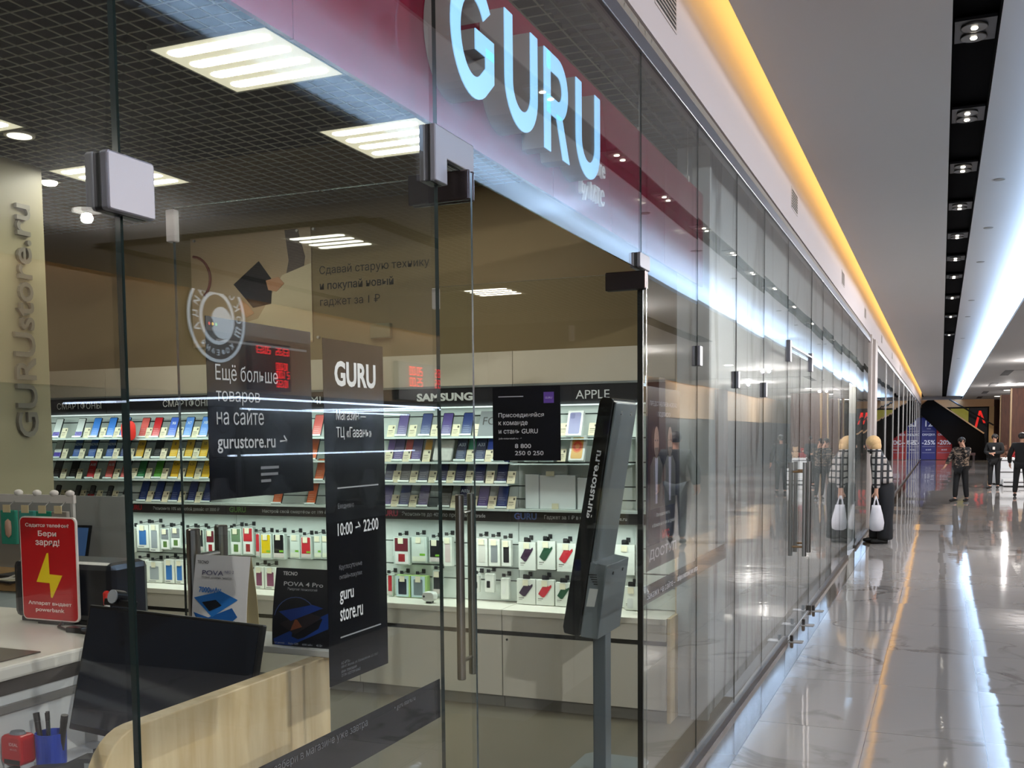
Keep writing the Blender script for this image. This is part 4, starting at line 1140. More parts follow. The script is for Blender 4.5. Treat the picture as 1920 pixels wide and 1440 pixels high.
for rown, lst in (('upper', UP), ('lower', LO)):
    for k, (x0, x1, z0, z1, kd, st) in enumerate(lst):
        y0, y1 = 5.95, 5.985
        style = {'w': 'white carton with a %s window', 'h': 'clear pack with a %s case over white card', 'c': '%s phone case in a clear pack', 't': 'white carton picturing a %s case',
                 'g': 'pale green framed pack with a %s front', 'e': 'small white card pack with a %s gadget'}[st] % kd
        t = thing('accessory_pack', '%s, %s peg row, %s from the left' % (style, rown, NTH[k]), 'accessory pack', ((x0 + x1) / 2, y0, z0), group='accessory packs hanging on the slatted wall')
        w, h, xc = x1 - x0, z1 - z0, (x0 + x1) / 2
        kc = M(kinds[kd], 0.35)
        if st in 'wet':
            B().box(x0, y0, z0, x1, y1, z1).make('carton', WBOX, t, bevel=0.0015)
            if st == 't':
                if kd != 'white':
                    a = B().prism([(x0 + .12 * w, z0 + .44 * h), (x0 + .36 * w, z0 + .31 * h), (x0 + .46 * w, z0 + .32 * h), (x0 + .86 * w, z0 + .74 * h), (x0 + .84 * w, z0 + .82 * h),
                                   (x0 + .70 * w, z0 + .74 * h), (x0 + .56 * w, z0 + .80 * h), (x0 + .42 * w, z0 + .80 * h)], 'y', y0 - 0.003, y0 - 0.0004)
                    a.make('case_picture', kc, t)
                else:
                    B().prism(rrect(x0 + .2 * w, z0 + .06 * h, x0 + .62 * w, z0 + .5 * h, .008), 'y', y0 - 0.0012, y0 - 0.0004).make('case_picture', M((206, 208, 204), 0.4), t)
                b = B()
                b.box(x0 + .1 * w, y0 - .0006, z0 + .23 * h, x0 + .38 * w, y0 - .0001, z0 + .27 * h)
                b.box(x0 + .1 * w, y0 - .0006, z0 + .17 * h, x0 + .3 * w, y0 - .0001, z0 + .19 * h)
                b.make('carton_print', M((140, 138, 130), 0.5), t)
            elif st == 'w':
                B().prism(rrect(x0 + .2 * w, z0 + .14 * h, x0 + .8 * w, z0 + .78 * h, .004), 'y', y0 - .0014, y0 - .0003).make('window', kc, t)
                if kd in ('avocado', 'olive', 'pink'):
                    B().prism([(xc + .2 * w * math.cos(a * PI / 8), z0 + .42 * h + .2 * h * math.sin(a * PI / 8)) for a in range(16)], 'y', y0 - .0022, y0 - .0015).make('motif', M({'avocado': (150, 170, 70), 'olive': (150, 160, 70), 'pink': (206, 70, 110)}[kd], 0.4), t)
                if kd in ('azure', 'sky', 'purple', 'swoosh', 'mouse'):
                    B().box(x0 + .1 * w, y0 - .0006, z0 + .05 * h, x0 + .6 * w, y0 - .0001, z0 + .08 * h).make('carton_print', M((110, 110, 110), .5), t)
            else:
                B().prism(rrect(x0 + .2 * w, z0 + .25 * h, x0 + .58 * w, z0 + .62 * h, .004), 'y', y0 - .0014, y0 - .0003).make('window', kc, t)
        elif st == 'h':
            B().box(x0, y0 + .002, z0, x1, y1, z1).make('shell', CLEARBOX, t, bevel=.0015)
            B().box(x0 + .1 * w, y0 - .0006, z0 + .5 * h, x1 - .1 * w, y0 + .0016, z1 - .03 * h).make('case', kc, t)
            B().box(x0 + .12 * w, y0 - .001, z0 + .04 * h, x1 - .08 * w, y0 + .0016, z0 + .47 * h).make('card', M((228, 228, 222), .5), t)
            B().box(xc - .18 * w, y0 - .0018, z0 + .12 * h, xc + .22 * w, y0 - .0011, z0 + .40 * h).make('card_picture', M((150, 34, 40) if kd in ('maroon', 'red') else (88, 120, 60), .5), t)
        elif st == 'c':
            B().box(x0, y0 + .002, z0, x1, y1, z1).make('shell', CLEARBOX, t, bevel=.0015)
            B().prism(rrect(x0 + .1 * w, z0 + .12 * h, x1 - .1 * w, z1 - .03 * h, .006), 'y', y0 - .0008, y0 + .0016).make('case', kc, t)
            B().box(x0 + .06 * w, y0 - .0014, z0 + .06 * h, x1 - .06 * w, y0 - .0009, z0 + .24 * h).make('band', M((216, 220, 196) if kd in ('clear', 'yellow', 'clear grey') else (206, 196, 190), .5), t)
            if kd in ('yellow', 'black', 'red', 'clear') and w > .06:
                B().box(x0 + .55 * w, y0 - .0018, z0 + .28 * h, x1 - .1 * w, y0 - .0009, z0 + .36 * h).make('sticker', M((120, 180, 50), .5), t)
        else:
            B().box(x0, y0 + .002, z0, x1, y1 + .02, z1).make('shell', M((168, 200, 120), .4), t, bevel=.002)
            B().box(x0 + .02 * w, y0 - .0004, z0 + .02 * h, x1 - .1 * w, y0 + .0018, z1 - .02 * h).make('frame', M((186, 208, 212), .4), t)
            B().prism(rrect(x0 + .18 * w, z0 + .12 * h, x1 - .24 * w, z1 - .16 * h, .005), 'y', y0 - .0012, y0 - .0005).make('window', kc, t)
        if st != 'e' and w > .05:
            B().box(xc - .022, y0 - .006, z1 - .042, xc + .016, y0 - .0052, z1 - .004).make('price_tag', TAG, t)
        hk = thing('peg_hook', 'dark peg hook holding the %s accessory pack of the %s row' % (NTH[k], rown), 'hook', (xc, 6.02, z1 + .02), group='peg hooks of the slatted wall')
        b = B()
        b.tube([(xc, 6.028, z1 + .022), (xc, 5.95, z1 + .016), (xc, 5.935, z1 + .02)], .0022, 6)
        b.box(xc - .012, 5.936, z1 + .012, xc + .012, 5.940, z1 + .032)
        b.box(xc - .012, 6.022, z1 + .008, xc + .012, 6.0295, z1 + .036)
        b.make('hook', HOOKM, hk)
        if st == 't':
            B().box(xc - .022, 5.955, z1 - .002, xc + .022, 5.965, z1 + .026).make('hang_tab', M((20, 20, 22), .4), t)
t = thing('shop_alarm', 'small white alarm unit with a black eye on the ledge behind the door handles', 'alarm', (-1.87, 5.80, .617))
B().prism(rrect(-1.915, .63, -1.83, .69, .025), 'y', 5.78, 5.84).make('housing', M((226, 226, 220), .4), t, bevel=.004)
B().box(-1.89, 5.79, .6165, -1.855, 5.83, .632).make('foot', M((40, 40, 40), .5), t)
B().prism([(-1.899 + .007 * math.cos(a * PI / 6), .662 + .007 * math.sin(a * PI / 6)) for a in range(12)], 'y', 5.778, 5.7799).make('eye', BLACK, t)

# ---------------------------------------------------------------- info kiosk inside the right leaf
t = thing('info_kiosk', 'grey leaning info kiosk with black edge and white web address on a post', 'kiosk', (-0.39, 4.78, 0))
KG = M((112, 120, 126), 0.35, 0.25)
KB = M((9, 11, 14), 0.25, 0, 0, 0.35)
SIDE = [(-0.524, 0.766), (-0.518, 0.735), (-0.443, 0.722), (-0.268, 1.838), (-0.276, 1.850), (-0.322, 1.856), (-0.336, 1.842)]
B().prism([(-0.524, 0.766), (-0.518, 0.735), (-0.443, 0.722), (-0.265, 1.838), (-0.275, 1.852), (-0.322, 1.857), (-0.336, 1.842)], 'y', 4.58, 4.955).make('screen_case', KB, t, bevel=0.006)
B().prism([(-0.441, 0.728), (-0.432, 0.73), (-0.256, 1.83), (-0.265, 1.832)], 'y', 4.592, 4.945).make('back_cover', KG, t, bevel=0.003)
B().prism([(-0.436, 0.722), (-0.350, 0.714), (-0.302, 1.068), (-0.385, 1.082)], 'y', 4.583, 4.952).make('printer_box', KG, t, bevel=0.004)
b = B()
for k in range(5):
    b.box(-0.392 + 0.006 * k, 4.5815, 1.020 - 0.006 * 0 - 0.011 * k, -0.352 + 0.006 * 0 + 0.001 * k, 4.5828, 1.025 - 0.011 * k)
b.make('speaker_slot', BLACK, t)
B().prism([(-0.405, 0.87), (-0.365, 0.87), (-0.345, 0.955), (-0.388, 0.957)], 'y', 4.5812, 4.5828).make('type_label', M((190, 192, 190), 0.5), t)
for y in (4.70, 4.86):
    B().tube([(-0.314, y, 1.02), (-0.305, y, 1.018)], 0.008, 12).make('lock', BLACK, t)
    b = B()
    for k in range(3):
        b.box(-0.272, y - 0.012, 1.775 + 0.012 * k, -0.262, y + 0.012, 1.780 + 0.012 * k)
    b.make('vent_slot', BLACK, t)
ang = math.atan2(1.842 - 0.766, -0.336 + 0.524)
text('gurustore.ru', (-0.372, 4.578, 1.285), None, M((236, 236, 238), 0.5), t, w=0.325, h=0.036, bold=0.02, right=(math.cos(ang), 0, math.sin(ang)), up=(-math.sin(ang), 0, math.cos(ang)))
B().box(-0.425, 4.74, 0.012, -0.36, 4.83, 0.735).make('post', M((104, 112, 120), 0.35, 0.3), t, bevel=0.003)
B().prism([(-0.50, 4.55), (-0.27, 4.55), (-0.22, 4.60), (-0.22, 5.02), (-0.25, 5.06), (-0.53, 5.06), (-0.56, 5.02), (-0.56, 4.62)], 'z', 0.0, 0.012).make('foot_plate', M((132, 140, 142), 0.3, 0.3), t)

# ---------------------------------------------------------------- cash desk behind the left glass
t = thing('desk_screen', 'light oak desk screen with a rounded corner behind the left glass', 'desk panel', (-0.31, 1.9, 0))
out = [(1.42, 0.0), (2.195, 0.0), (2.195, 1.128), (1.52, 1.128)]
for k in range(1, 8):
    a = math.radians(90 + 90 * k / 7)
    out.append((1.52 + 0.10 * math.cos(a), 1.028 + 0.10 * math.sin(a)))
B().prism(out, 'x', -0.33, -0.29).make('board', OAK, t, bevel=0.003)
t = thing('cash_desk', 'white cash desk top between the oak screen and the raised counter', 'desk', (-0.75, 1.9, 0))
B().box(-1.095, 1.2, 0.795, -0.332, 2.20, 0.82).make('desk_top', M((196, 196, 200), 0.35), t)
for x, y in ((-1.05, 1.25), (-1.05, 2.15), (-0.38, 1.25), (-0.38, 2.15)):
    B().box(x - 0.02, y - 0.02, 0.0, x + 0.02, y + 0.02, 0.795).make('leg', M((160, 160, 160), 0.4), t)
t = thing('raised_counter', 'white raised counter with a thick rounded front edge at the left margin', 'counter', (-1.5, 2.0, 0))
B().box(-2.1, 1.3, 1.062, -1.075, 2.60, 1.10).make('counter_top', M((224, 218, 208), 0.3), t, bevel=0.008)
B().box(-2.08, 1.32, 0.0, -1.10, 2.58, 1.02).make('counter_body', M((206, 206, 206), 0.45), t)
B().box(-2.08, 1.32, 1.0205, -1.096, 2.58, 1.0615).make('counter_rail', M((60, 54, 50), 0.5), t)
B().box(-1.098, 1.32, 0.975, -1.086, 2.58, 0.995).make('cable_strip', M((120, 116, 112), 0.5), t)
t = thing('counter_mat', 'dark brown printed mat lying on the raised counter', 'mat', (-1.5, 1.9, 1.1))
B().box(-1.62, 1.35, 1.1005, -1.13, 2.06, 1.104).make('mat_sheet', M((74, 62, 52), 0.3, noise=0.25, nscale=8), t)
for k in range(7):
    B().box(-1.55 + 0.05 * (k % 3), 1.45 + 0.085 * k, 1.1042, -1.32 + 0.05 * (k % 2), 1.485 + 0.085 * k, 1.1046).make('mat_print', M((146, 124, 108) if k % 3 else (176, 164, 150), 0.4), t)

t = thing('powerbank_station', 'black rounded power bank station behind the red sign', 'charging station', (-1.38, 2.47, 1.1))
B().box(-1.62, 2.405, 1.112, -1.205, 2.57, 1.300).make('housing', M((22, 24, 30), 0.3), t, bevel=0.022)
B().box(-1.60, 2.42, 1.1005, -1.23, 2.56, 1.114).make('foot', M((12, 12, 14), 0.5), t)
t = thing('powerbank_sign', 'red sign with a yellow lightning bolt offering a power bank charge', 'sign', (-1.44, 2.385, 1.105))
B().prism(rrect(-1.552, 1.115, -1.318, 1.442, 0.018), 'y', 2.383, 2.390).make('board', M((226, 214, 206), 0.4), t)
B().prism(rrect(-1.548, 1.119, -1.3225, 1.438, 0.015), 'y', 2.3815, 2.3829).make('red_face', M((170, 16, 22), 0.2), t)
B().prism([(-1.440, 1.328), (-1.434, 1.329), (-1.432, 1.262), (-1.379, 1.260), (-1.423, 1.188), (-1.429, 1.189), (-1.432, 1.234), (-1.487, 1.236)], 'y', 2.3803, 2.3814).make('lightning_bolt', M((226, 194, 10), 0.4), t)
SGT = M((232, 206, 200), 0.5)
for body, z, w, h in (('Садится телефон?', 1.407, 0.180, 0.0145), ('Бери', 1.377, 0.076, 0.0215), ('заряд!', 1.3475, 0.100, 0.0245), ('Аппарат выдает', 1.161, 0.180, 0.0145), ('powerbank', 1.139, 0.120, 0.0165)):
    text(body, (-1.435, 2.3811, z), '-Y', SGT, t, w=w, h=h, align='c', bold=0.02)
B().box(-1.50, 2.392, 1.1005, -1.40, 2.402, 1.2).make('stand', BLACK, t)
t = thing('charging_cable', 'black cable with a small plug block on the raised counter', 'cable', (-1.3, 2.3, 1.1))
B().tube([(-1.40, 2.40, 1.115), (-1.37, 2.35, 1.106), (-1.30, 2.32, 1.1045), (-1.20, 2.30, 1.1045), (-1.13, 2.27, 1.1045), (-1.10, 2.22, 1.1045)], 0.004, 8).make('cord', BLACK, t)
B().box(-1.295, 2.305, 1.1005, -1.235, 2.335, 1.117).make('plug_block', BLACK, t, bevel=0.003)

# monitor with webcam
mw, mh = 0.642, 0.335
rot = (math.radians(-14), 0, math.radians(-8.1))
Rm = Matrix.Rotation(rot[2], 3, 'Z') @ Matrix.Rotation(rot[0], 3, 'X')
TLm = Vector((-1.003, 2.115, 1.232))
base = TLm + Rm @ Vector((mw / 2, 0, -mh))
t = thing('monitor', 'large dark monitor leaning back on the cash desk', 'monitor', base, rot)
B().box(-mw / 2, 0, 0, mw / 2, 0.018, mh).make('casing', M((12, 13, 16), 0.35), t, bevel=0.004)
B().box(-mw / 2 + 0.008, -0.0012, 0.016, mw / 2 - 0.008, -0.0002, mh - 0.008).make('screen', M((20, 28, 40), 0.12, 0, 0, 0.7), t)
B().box(-0.04, 0.018, 0.02, 0.04, 0.05, 0.22).make('neck', BLACK, t)
s_ = B().box(-0.14, -0.06, -0.028, 0.14, 0.10, -0.012).make('stand_foot', BLACK, t)
s_.rotation_euler = (math.radians(14), 0, 0)
t = thing('webcam', 'small round webcam clipped on top of the dark monitor', 'webcam', TLm + Rm @ Vector((0.105, 0, 0.004)), rot)
B().box(-0.045, -0.004, 0.0, 0.06, 0.024, 0.018).make('clip', BLACK, t, bevel=0.003)
B().tube([(0, -0.012, 0.024), (0, 0.02, 0.024)], 0.019, 20).make('barrel', BLACK, t)
o = B().lathe([(0.011, 0), (0.0185, 0), (0.0185, 0.003), (0.011, 0.003)], n=24).make('lens_ring', M((150, 152, 156), 0.4), t)
o.matrix_local = Matrix.Translation((0, -0.0125, 0.024)) @ Matrix.Rotation(PI / 2, 4, 'X')
t = thing('marker_pen', 'red-capped white marker standing between the station and the monitor', 'marker', (-1.215, 2.40, 1.1))
B().tube([(-1.205, 2.385, 1.1005), (-1.213, 2.392, 1.176)], 0.0085, 12).make('barrel', M((226, 222, 216), 0.4), t)
B().tube([(-1.213, 2.392, 1.177), (-1.217, 2.395, 1.212), (-1.218, 2.396, 1.218)], [0.0105, 0.0105, 0.006], 12).make('cap', M((214, 44, 30), 0.35), t)

# small things on the cash desk
t = thing('self_inking_stamp', 'red and grey self-inking stamp beside the blue pen cup', 'stamp', (-1.135, 1.93, 0.82))
t.location = (-1.045, 1.90, 0.8205)
STANDS.pop(t.name, None)
B().prism(rrect(-0.036, 0.030, 0.036, 0.108, 0.014), 'y', -0.024, 0.024).make('cap', M((176, 16, 24), 0.3), t, bevel=0.006)
B().lathe([(0.024, 0.108), (0.020, 0.114)], n=20, sy=0.7).make('top_pad', M((112, 116, 124), 0.4), t)
B().box(-0.024, -0.0247, 0.034, 0.030, -0.0243, 0.046).make('window_band', BLACK, t)
text('IDEAL', (-0.004, -0.0246, 0.082), '-Y', M((220, 200, 200), 0.5), t, w=0.030)
text('4913 P2', (-0.002, -0.0246, 0.070), '-Y', M((200, 160, 160), 0.5), t, w=0.024)
for x in (-0.032, 0.024):
    B().box(x, -0.018, 0, x + 0.008, 0.018, 0.032).make('frame_leg', M((196, 196, 196), 0.4), t)
B().box(-0.030, -0.016, 0.004, 0.028, 0.016, 0.02).make('print_plate', M((90, 92, 96), 0.5), t)
t = thing('pen_cup', 'blue plastic pen cup holding dark pens', 'pen cup', (-0.975, 1.94, 0.8205))
STANDS.pop(t.name, None)
B().lathe([(0.036, 0), (0.0385, 0.108), (0.0355, 0.108), (0.033, 0.004)], n=32).make('cup', M((20, 62, 176), 0.3), t, smooth=False)
for k, (dx, dy, lx, ly, c, r, lab) in enumerate(((-0.022, -0.006, -0.016, 0.0, (14, 14, 18), 0.0075, 'thick black marker in the blue cup, leftmost'), (-0.012, 0.006, -0.010, 0.004, (22, 70, 50), 0.0045, 'slim green pen in the blue cup'),
                                                 (-0.002, -0.004, -0.012, 0.004, (18, 24, 26), 0.0045, 'slim black pen in the middle of the blue cup'), (0.020, 0.004, 0.022, 0.0, (10, 10, 12), 0.0085, 'wide black marker leaning right in the blue cup'))):
    q = thing('pen', lab, 'pen', (-0.975 + dx, 1.94 + dy, 0.8265))
    STANDS.pop(q.name, None)
    B().tube([(0, 0, 0), (lx * 0.5, ly, 0.07), (lx, ly * 2, 0.128)], r, 10).make('barrel', M(c, 0.35), q)
    B().tube([(lx, ly * 2, 0.1285), (lx * 1.2, ly * 2.2, 0.150)], r * 1.08, 10).make('cap', M((10, 10, 12), 0.35), q)
t = thing('barcode_scanner', 'dark grey barcode scanner with a yellow trigger lying on the desk', 'scanner', (-0.83, 1.86, 0.8205), (0, 0, math.radians(12)))
SG = M((52, 54, 58), 0.45)
B().prism([(-0.125, 0.0), (-0.085, 0.0), (-0.075, 0.03), (0.03, 0.028), (0.075, 0.0), (0.10, 0.02), (0.105, 0.07), (0.075, 0.092), (0.04, 0.09), (-0.02, 0.062), (-0.11, 0.052), (-0.132, 0.035)], 'y', -0.026, 0.026).make('body', SG, t, bevel=0.012)
B().prism([(0.015, 0.024), (0.045, 0.022), (0.042, 0.010), (0.02, 0.012)], 'y', -0.010, 0.010).make('trigger', M((212, 160, 30), 0.4), t)
B().box(0.058, -0.0275, 0.045, 0.078, -0.0262, 0.078).make('lens_window', M((140, 146, 146), 0.3), t)
B().tube([(-0.125, 0, 0.03), (-0.16, -0.01, 0.012), (-0.19, -0.06, 0.006), (-0.20, -0.14, 0.006)], 0.005, 8).make('cord', M((40, 42, 44), 0.5), t)
t = thing('keyboard', 'white keyboard corner beside the oak desk screen', 'keyboard', (-0.55, 1.70, 0.8205), (0, 0, math.radians(60)))
B().box(-0.16, -0.06, 0, 0.16, 0.06, 0.014).make('keyboard_body', M((224, 222, 218), 0.4), t, bevel=0.004)
for r in range(4):
    for c in range(11):
        B().box(-0.15 + c * 0.0275, -0.05 + r * 0.026, 0.0142, -0.127 + c * 0.0275, -0.028 + r * 0.026, 0.018).make('key', M((206, 204, 200), 0.4), t)
t = thing('computer_mouse', 'dark computer mouse beside the rounded corner of the oak screen', 'mouse', (-0.50, 1.86, 0.8205))
STANDS.pop(t.name, None)
B().lathe([(0.001, 0.03), (0.02, 0.027), (0.029, 0.015), (0.03, 0.0)][::-1], n=20, sy=1.7).make('shell', M((34, 34, 36), 0.4), t, smooth=True)

# display corner of the desk with two tent cards
t = thing('corner_shelf', 'white corner shelf resting on the end of the oak desk screen', 'shelf', (-0.6, 2.25, 1.128))
B().box(-0.84, 2.165, 1.1285, -0.262, 2.338, 1.146).make('board', M((226, 226, 224), 0.3), t, bevel=0.002)
B().prism([(2.20, 1.128), (2.30, 1.128), (2.20, 1.03)], 'x', -0.325, -0.30).make('bracket', M((200, 200, 200), 0.4), t)


KX = 1.0                                     # size of the card being built, about eye level


def kx(x):
    return 1.134 + (x - 1.134) * KX


def kz(z):
    return 1.68 + (z - 1.68) * KX


def tent(name, label, x0, x1, y, z0, z1, face, side):
    x0, x1, y, z0, z1 = kx(x0), kx(x1), y * KX, 1.1463, kz(z1)
    t = thing(name, label, 'tent card', (0.5 * (x0 + x1), y, z0))
    d = 0.03
    # bowed front sheet and back sheet meeting at the top
    n = 8
    prof = [(y + d * (1 - math.cos(PI / 2 * i / n)) * 0.9, z0 + (z1 - z0) * i / n) for i in range(n + 1)]
    back = [(2 * (y + d * 0.9) - p[0] + 0.004, p[1]) for p in prof]
    B().prism(prof + [(p[0] + 0.0015, p[1]) for p in prof[::-1]], 'x', x0, x1).make('front_sheet', face, t)
    B().prism(back + [(p[0] - 0.0015, p[1]) for p in back[::-1]], 'x', x0, x1).make('back_sheet', side, t)
    return t, (lambda z: y + d * (1 - math.cos(PI / 2 * min(1, max(0, (z - z0) / (z1 - z0))))) * 0.9)


def slab2(t, pts, f, zc, mat, name, lift=0.001):
    """Printed patch following the slope of the bowed sheet."""
    bb = B()
    n = len(pts)
    pts = [(kx(p[0]), max(1.148, kz(p[1]))) for p in pts]
    v = [(p[0], f(p[1]) - lift, p[1]) for p in pts]
    v += [(p[0], f(p[1]) - lift + 0.0004, p[1]) for p in pts]
    bb.add(v, [tuple(range(n))[::-1], tuple(range(n, 2 * n))] + [(i, (i + 1) % n, n + (i + 1) % n, n + i) for i in range(n)])
    return bb.make(name, mat, t)


def on_sheet(t, body, x, z, f, w, mat, bold=0.0, h=None):
    dz = 0.01
    x, z, w, h = kx(x), kz(z), w * KX, h * KX if h else None
    s = Vector((0, f(z + dz) - f(z), dz)).normalized()
    text(body, (x, f(z) - 0.0016, z), None, mat, t, w=w, h=h, bold=bold, right=(1, 0, 0), up=tuple(s))


KX = 0.862
t, f = tent('tent_card', 'white tent card with a blue phone and POVA lettering behind the monitor', -1.055, -0.845, 2.585, 1.0655, 1.312, M((206, 202, 204), 0.4), M((200, 182, 138), 0.5))
on_sheet(t, 'TECNO', -1.045, 1.285, f, 0.044, M((60, 60, 66), 0.4), 0.02)
on_sheet(t, 'POVA', -1.022, 1.250, f, 0.082, M((60, 56, 96), 0.4), 0.0, 0.015)
on_sheet(t, 'NEO 2', -0.935, 1.258, f, 0.034, M((90, 86, 120), 0.4))
on_sheet(t, 'Новый уровень энергии', -1.022, 1.238, f, 0.116, M((90, 88, 92), 0.4))
on_sheet(t, '7000мАч', -1.03, 1.195, f, 0.086, M((34, 104, 176), 0.4), 0.03, 0.019)
slab2(t, [(-1.048, 1.178), (-0.945, 1.202), (-0.878, 1.178), (-0.975, 1.120)], f, 0, M((36, 106, 178), 0.3), 'phone_picture', 0.0016)
slab2(t, [(-1.015, 1.165), (-0.962, 1.175), (-0.938, 1.158), (-0.985, 1.138)], f, 0, M((18, 24, 34), 0.3), 'camera_picture', 0.0024)
slab2(t, [(-1.048, 1.132), (-0.99, 1.118), (-0.90, 1.152), (-0.878, 1.125), (-0.91, 1.10), (-1.03, 1.10)], f, 0, M((28, 84, 150), 0.3), 'phone_picture', 0.0012)
KX = 0.885
t, f = tent('tent_card', 'black tent card with POVA 4 Pro lettering and a blue phone', -0.665, -0.468, 2.47, 1.0655, 1.300, M((24, 25, 32), 0.35), M((24, 25, 32), 0.35))
on_sheet(t, 'TECNO', -0.638, 1.280, f, 0.050, M((226, 226, 226), 0.4), 0.03)
on_sheet(t, 'POVA 4 Pro', -0.632, 1.250, f, 0.135, M((216, 216, 218), 0.4), 0.01, 0.0125)
on_sheet(t, 'Энергия технологий', -0.618, 1.236, f, 0.102, M((190, 190, 196), 0.4))
slab2(t, [(-0.642, 1.175), (-0.53, 1.20), (-0.492, 1.192), (-0.60, 1.150)], f, 0, M((36, 66, 150), 0.3), 'phone_picture', 0.0016)
slab2(t, [(-0.64, 1.140), (-0.55, 1.178), (-0.495, 1.165), (-0.585, 1.112)], f, 0, M((48, 40, 44), 0.3), 'phone_inside', 0.0012)
slab2(t, [(-0.585, 1.155), (-0.578, 1.155), (-0.56, 1.135), (-0.60, 1.122), (-0.595, 1.135)], f, 0, M((150, 84, 56), 0.3), 'glow_picture', 0.0020)
slab2(t, [(-0.66, 1.095), (-0.47, 1.180), (-0.47, 1.135), (-0.60, 1.072), (-0.655, 1.072)], f, 0, M((30, 66, 150), 0.3), 'light_trail', 0.0009)
rim = [(-0.585 + 0.075 * math.cos(math.radians(a)), 1.152 + 0.068 * math.sin(math.radians(a))) for a in range(40, 171, 13)]
slab2(t, rim + [(-0.585 + (p[0] + 0.585) * 0.965, 1.152 + (p[1] - 1.152) * 0.965) for p in rim[::-1]], f, 0, M((70, 88, 140), 0.3), 'planet_rim', 0.0010)
for k in range(4):
    on_sheet(t, ('6.6" дисплей', 'Helio G99', '6000 мАч', '45 Вт')[k], -0.655 + 0.048 * k, 1.082, f, 0.034 if k < 3 else 0.02, M((190, 196, 210), 0.4))

# accessory island at the left margin
t = thing('accessory_island', 'oak-topped accessory island with a white front at the left margin', 'display table', (-3.2, 3.75, 0))
B().box(-3.6, 3.55, 0.965, -2.70, 4.0, 1.005).make('table_top', M((150, 118, 76), 0.45), t)
B().box(-3.6, 3.60, 0.0, -2.72, 3.98, 0.964).make('table_body', M((190, 196, 194), 0.4), t)
B().box(-3.6, 3.585, 0.862, -2.72, 3.5995, 0.955).make('front_board', M((200, 214, 214), 0.35), t)
t = thing('hook_stand', 'grey hook stand with a pale rail on the oak island', 'display stand', (-3.1, 3.8, 1.0055))
B().box(-3.6, 3.99, 1.0055, -2.62, 4.0, 1.395).make('back_panel', M((150, 150, 150), 0.5), t)
B().box(-3.6, 3.66, 1.382, -2.64, 3.676, 1.42).make('hook_rail', M((214, 206, 204), 0.4), t)
B().box(-2.66, 3.66, 1.0055, -2.645, 3.676, 1.382).make('rail_post', M((190, 186, 184), 0.4), t)
for k, (x, c1, c2, lab) in enumerate(((-3.02, (40, 140, 118), (200, 160, 140), 'teal pack with a pinkish gadget hanging at the far left'), (-2.90, (60, 150, 140), (224, 208, 198), 'pale teal pack with a round cream gadget hanging at left'),
                                      (-2.79, (20, 140, 112), (20, 20, 26), 'green pack with a black oval gadget hanging at left'), (-2.69, (150, 142, 134), (130, 122, 118), 'greyish blister pack hanging nearest the display wall'))):
    t = thing('accessory_pack', lab, 'accessory pack', (x, 3.63, 1.18))
    B().box(x - 0.05, 3.62, 1.18, x + 0.045, 3.64, 1.345).make('carton', M(c1, 0.4), t, bevel=0.003)
    B().lathe([(0.001, -0.05), (0.018, -0.035), (0.021, 0.0), (0.018, 0.03), (0.001, 0.042)], (x + 0.004, 3.615, 1.262), 16, sy=0.5).make('gadget', M(c2, 0.35), t, smooth=True)
    B().box(x - 0.028, 3.616, 1.335, x + 0.018, 3.6195, 1.372).make('price_tag', M((220, 200, 160), 0.5), t)
    B().ball((x + 0.022, 3.668, 1.428), 0.022, 0.02, 0.016).make('hook_cap', M((222, 214, 212), 0.35), t, smooth=True)
    B().tube([(x, 3.665, 1.39), (x, 3.62, 1.36)], 0.003, 6).make('hook', STEEL2, t)
t = thing('laptop', 'open laptop with a dark blue screen on the oak island', 'laptop', (-2.98, 3.76, 1.0055), (0, 0, math.radians(6)))
B().box(-0.20, -0.09, 0, 0.16, 0.14, 0.014).make('keyboard_half', M((30, 30, 34), 0.4), t)
sc_ = B().box(-0.20, 0.0, 0, 0.16, 0.01, 0.235).make('lid', M((14, 15, 20), 0.4), t)
sc_.matrix_local = Matrix.Translation((0, 0.13, 0.014)) @ Matrix.Rotation(math.radians(-14), 4, 'X')
s2 = B().box(-0.188, -0.0015, 0.012, 0.148, -0.0003, 0.222).make('screen', M((44, 66, 100), 0.3, 0, 0.55), sc_)
for k in range(3):
    text(('Выгода до 10 000 ₽', 'на смартфоны', 'Samsung')[k], (-0.17, -0.0018, 0.15 - 0.022 * k), '-Y', M((14, 20, 34), 0.5), sc_, w=(0.20, 0.15, 0.09)[k])
t = thing('price_tag', 'cream folded price tag on the oak island', 'price card', (-2.84, 3.60, 1.0055), (math.radians(-35), 0, math.radians(-18)))
t.location = (-2.74, 3.60, 1.0055)
B().box(-0.04, -0.001, 0, 0.06, 0.001, 0.055).make('card', M((218, 196, 156), 0.5), t)
t = thing('charging_cable', 'white looped cable on the oak island in front of the laptop', 'cable', (-3.05, 3.58, 1.006))
B().tube([(-3.20, 3.585, 1.011), (-3.05, 3.575, 1.012), (-2.95, 3.58, 1.022), (-2.90, 3.59, 1.040), (-2.93, 3.60, 1.046), (-3.0, 3.59, 1.02), (-3.06, 3.57, 1.011)], 0.0045, 8).make('cord', M((206, 200, 192), 0.4), t)
t = thing('demo_phone', 'black phone lying flat at the edge of the oak island', 'phone', (-2.98, 3.565, 1.0055), (0, 0, math.radians(80)))
B().prism(rrect(-0.036, -0.075, 0.036, 0.075, 0.01), 'z', 0, 0.009).make('phone_body', BLACK, t)
B().prism(rrect(-0.012, -0.06, 0.030, 0.055, 0.006), 'z', 0.0092, 0.0098).make('screen', M((190, 184, 160), 0.3), t)
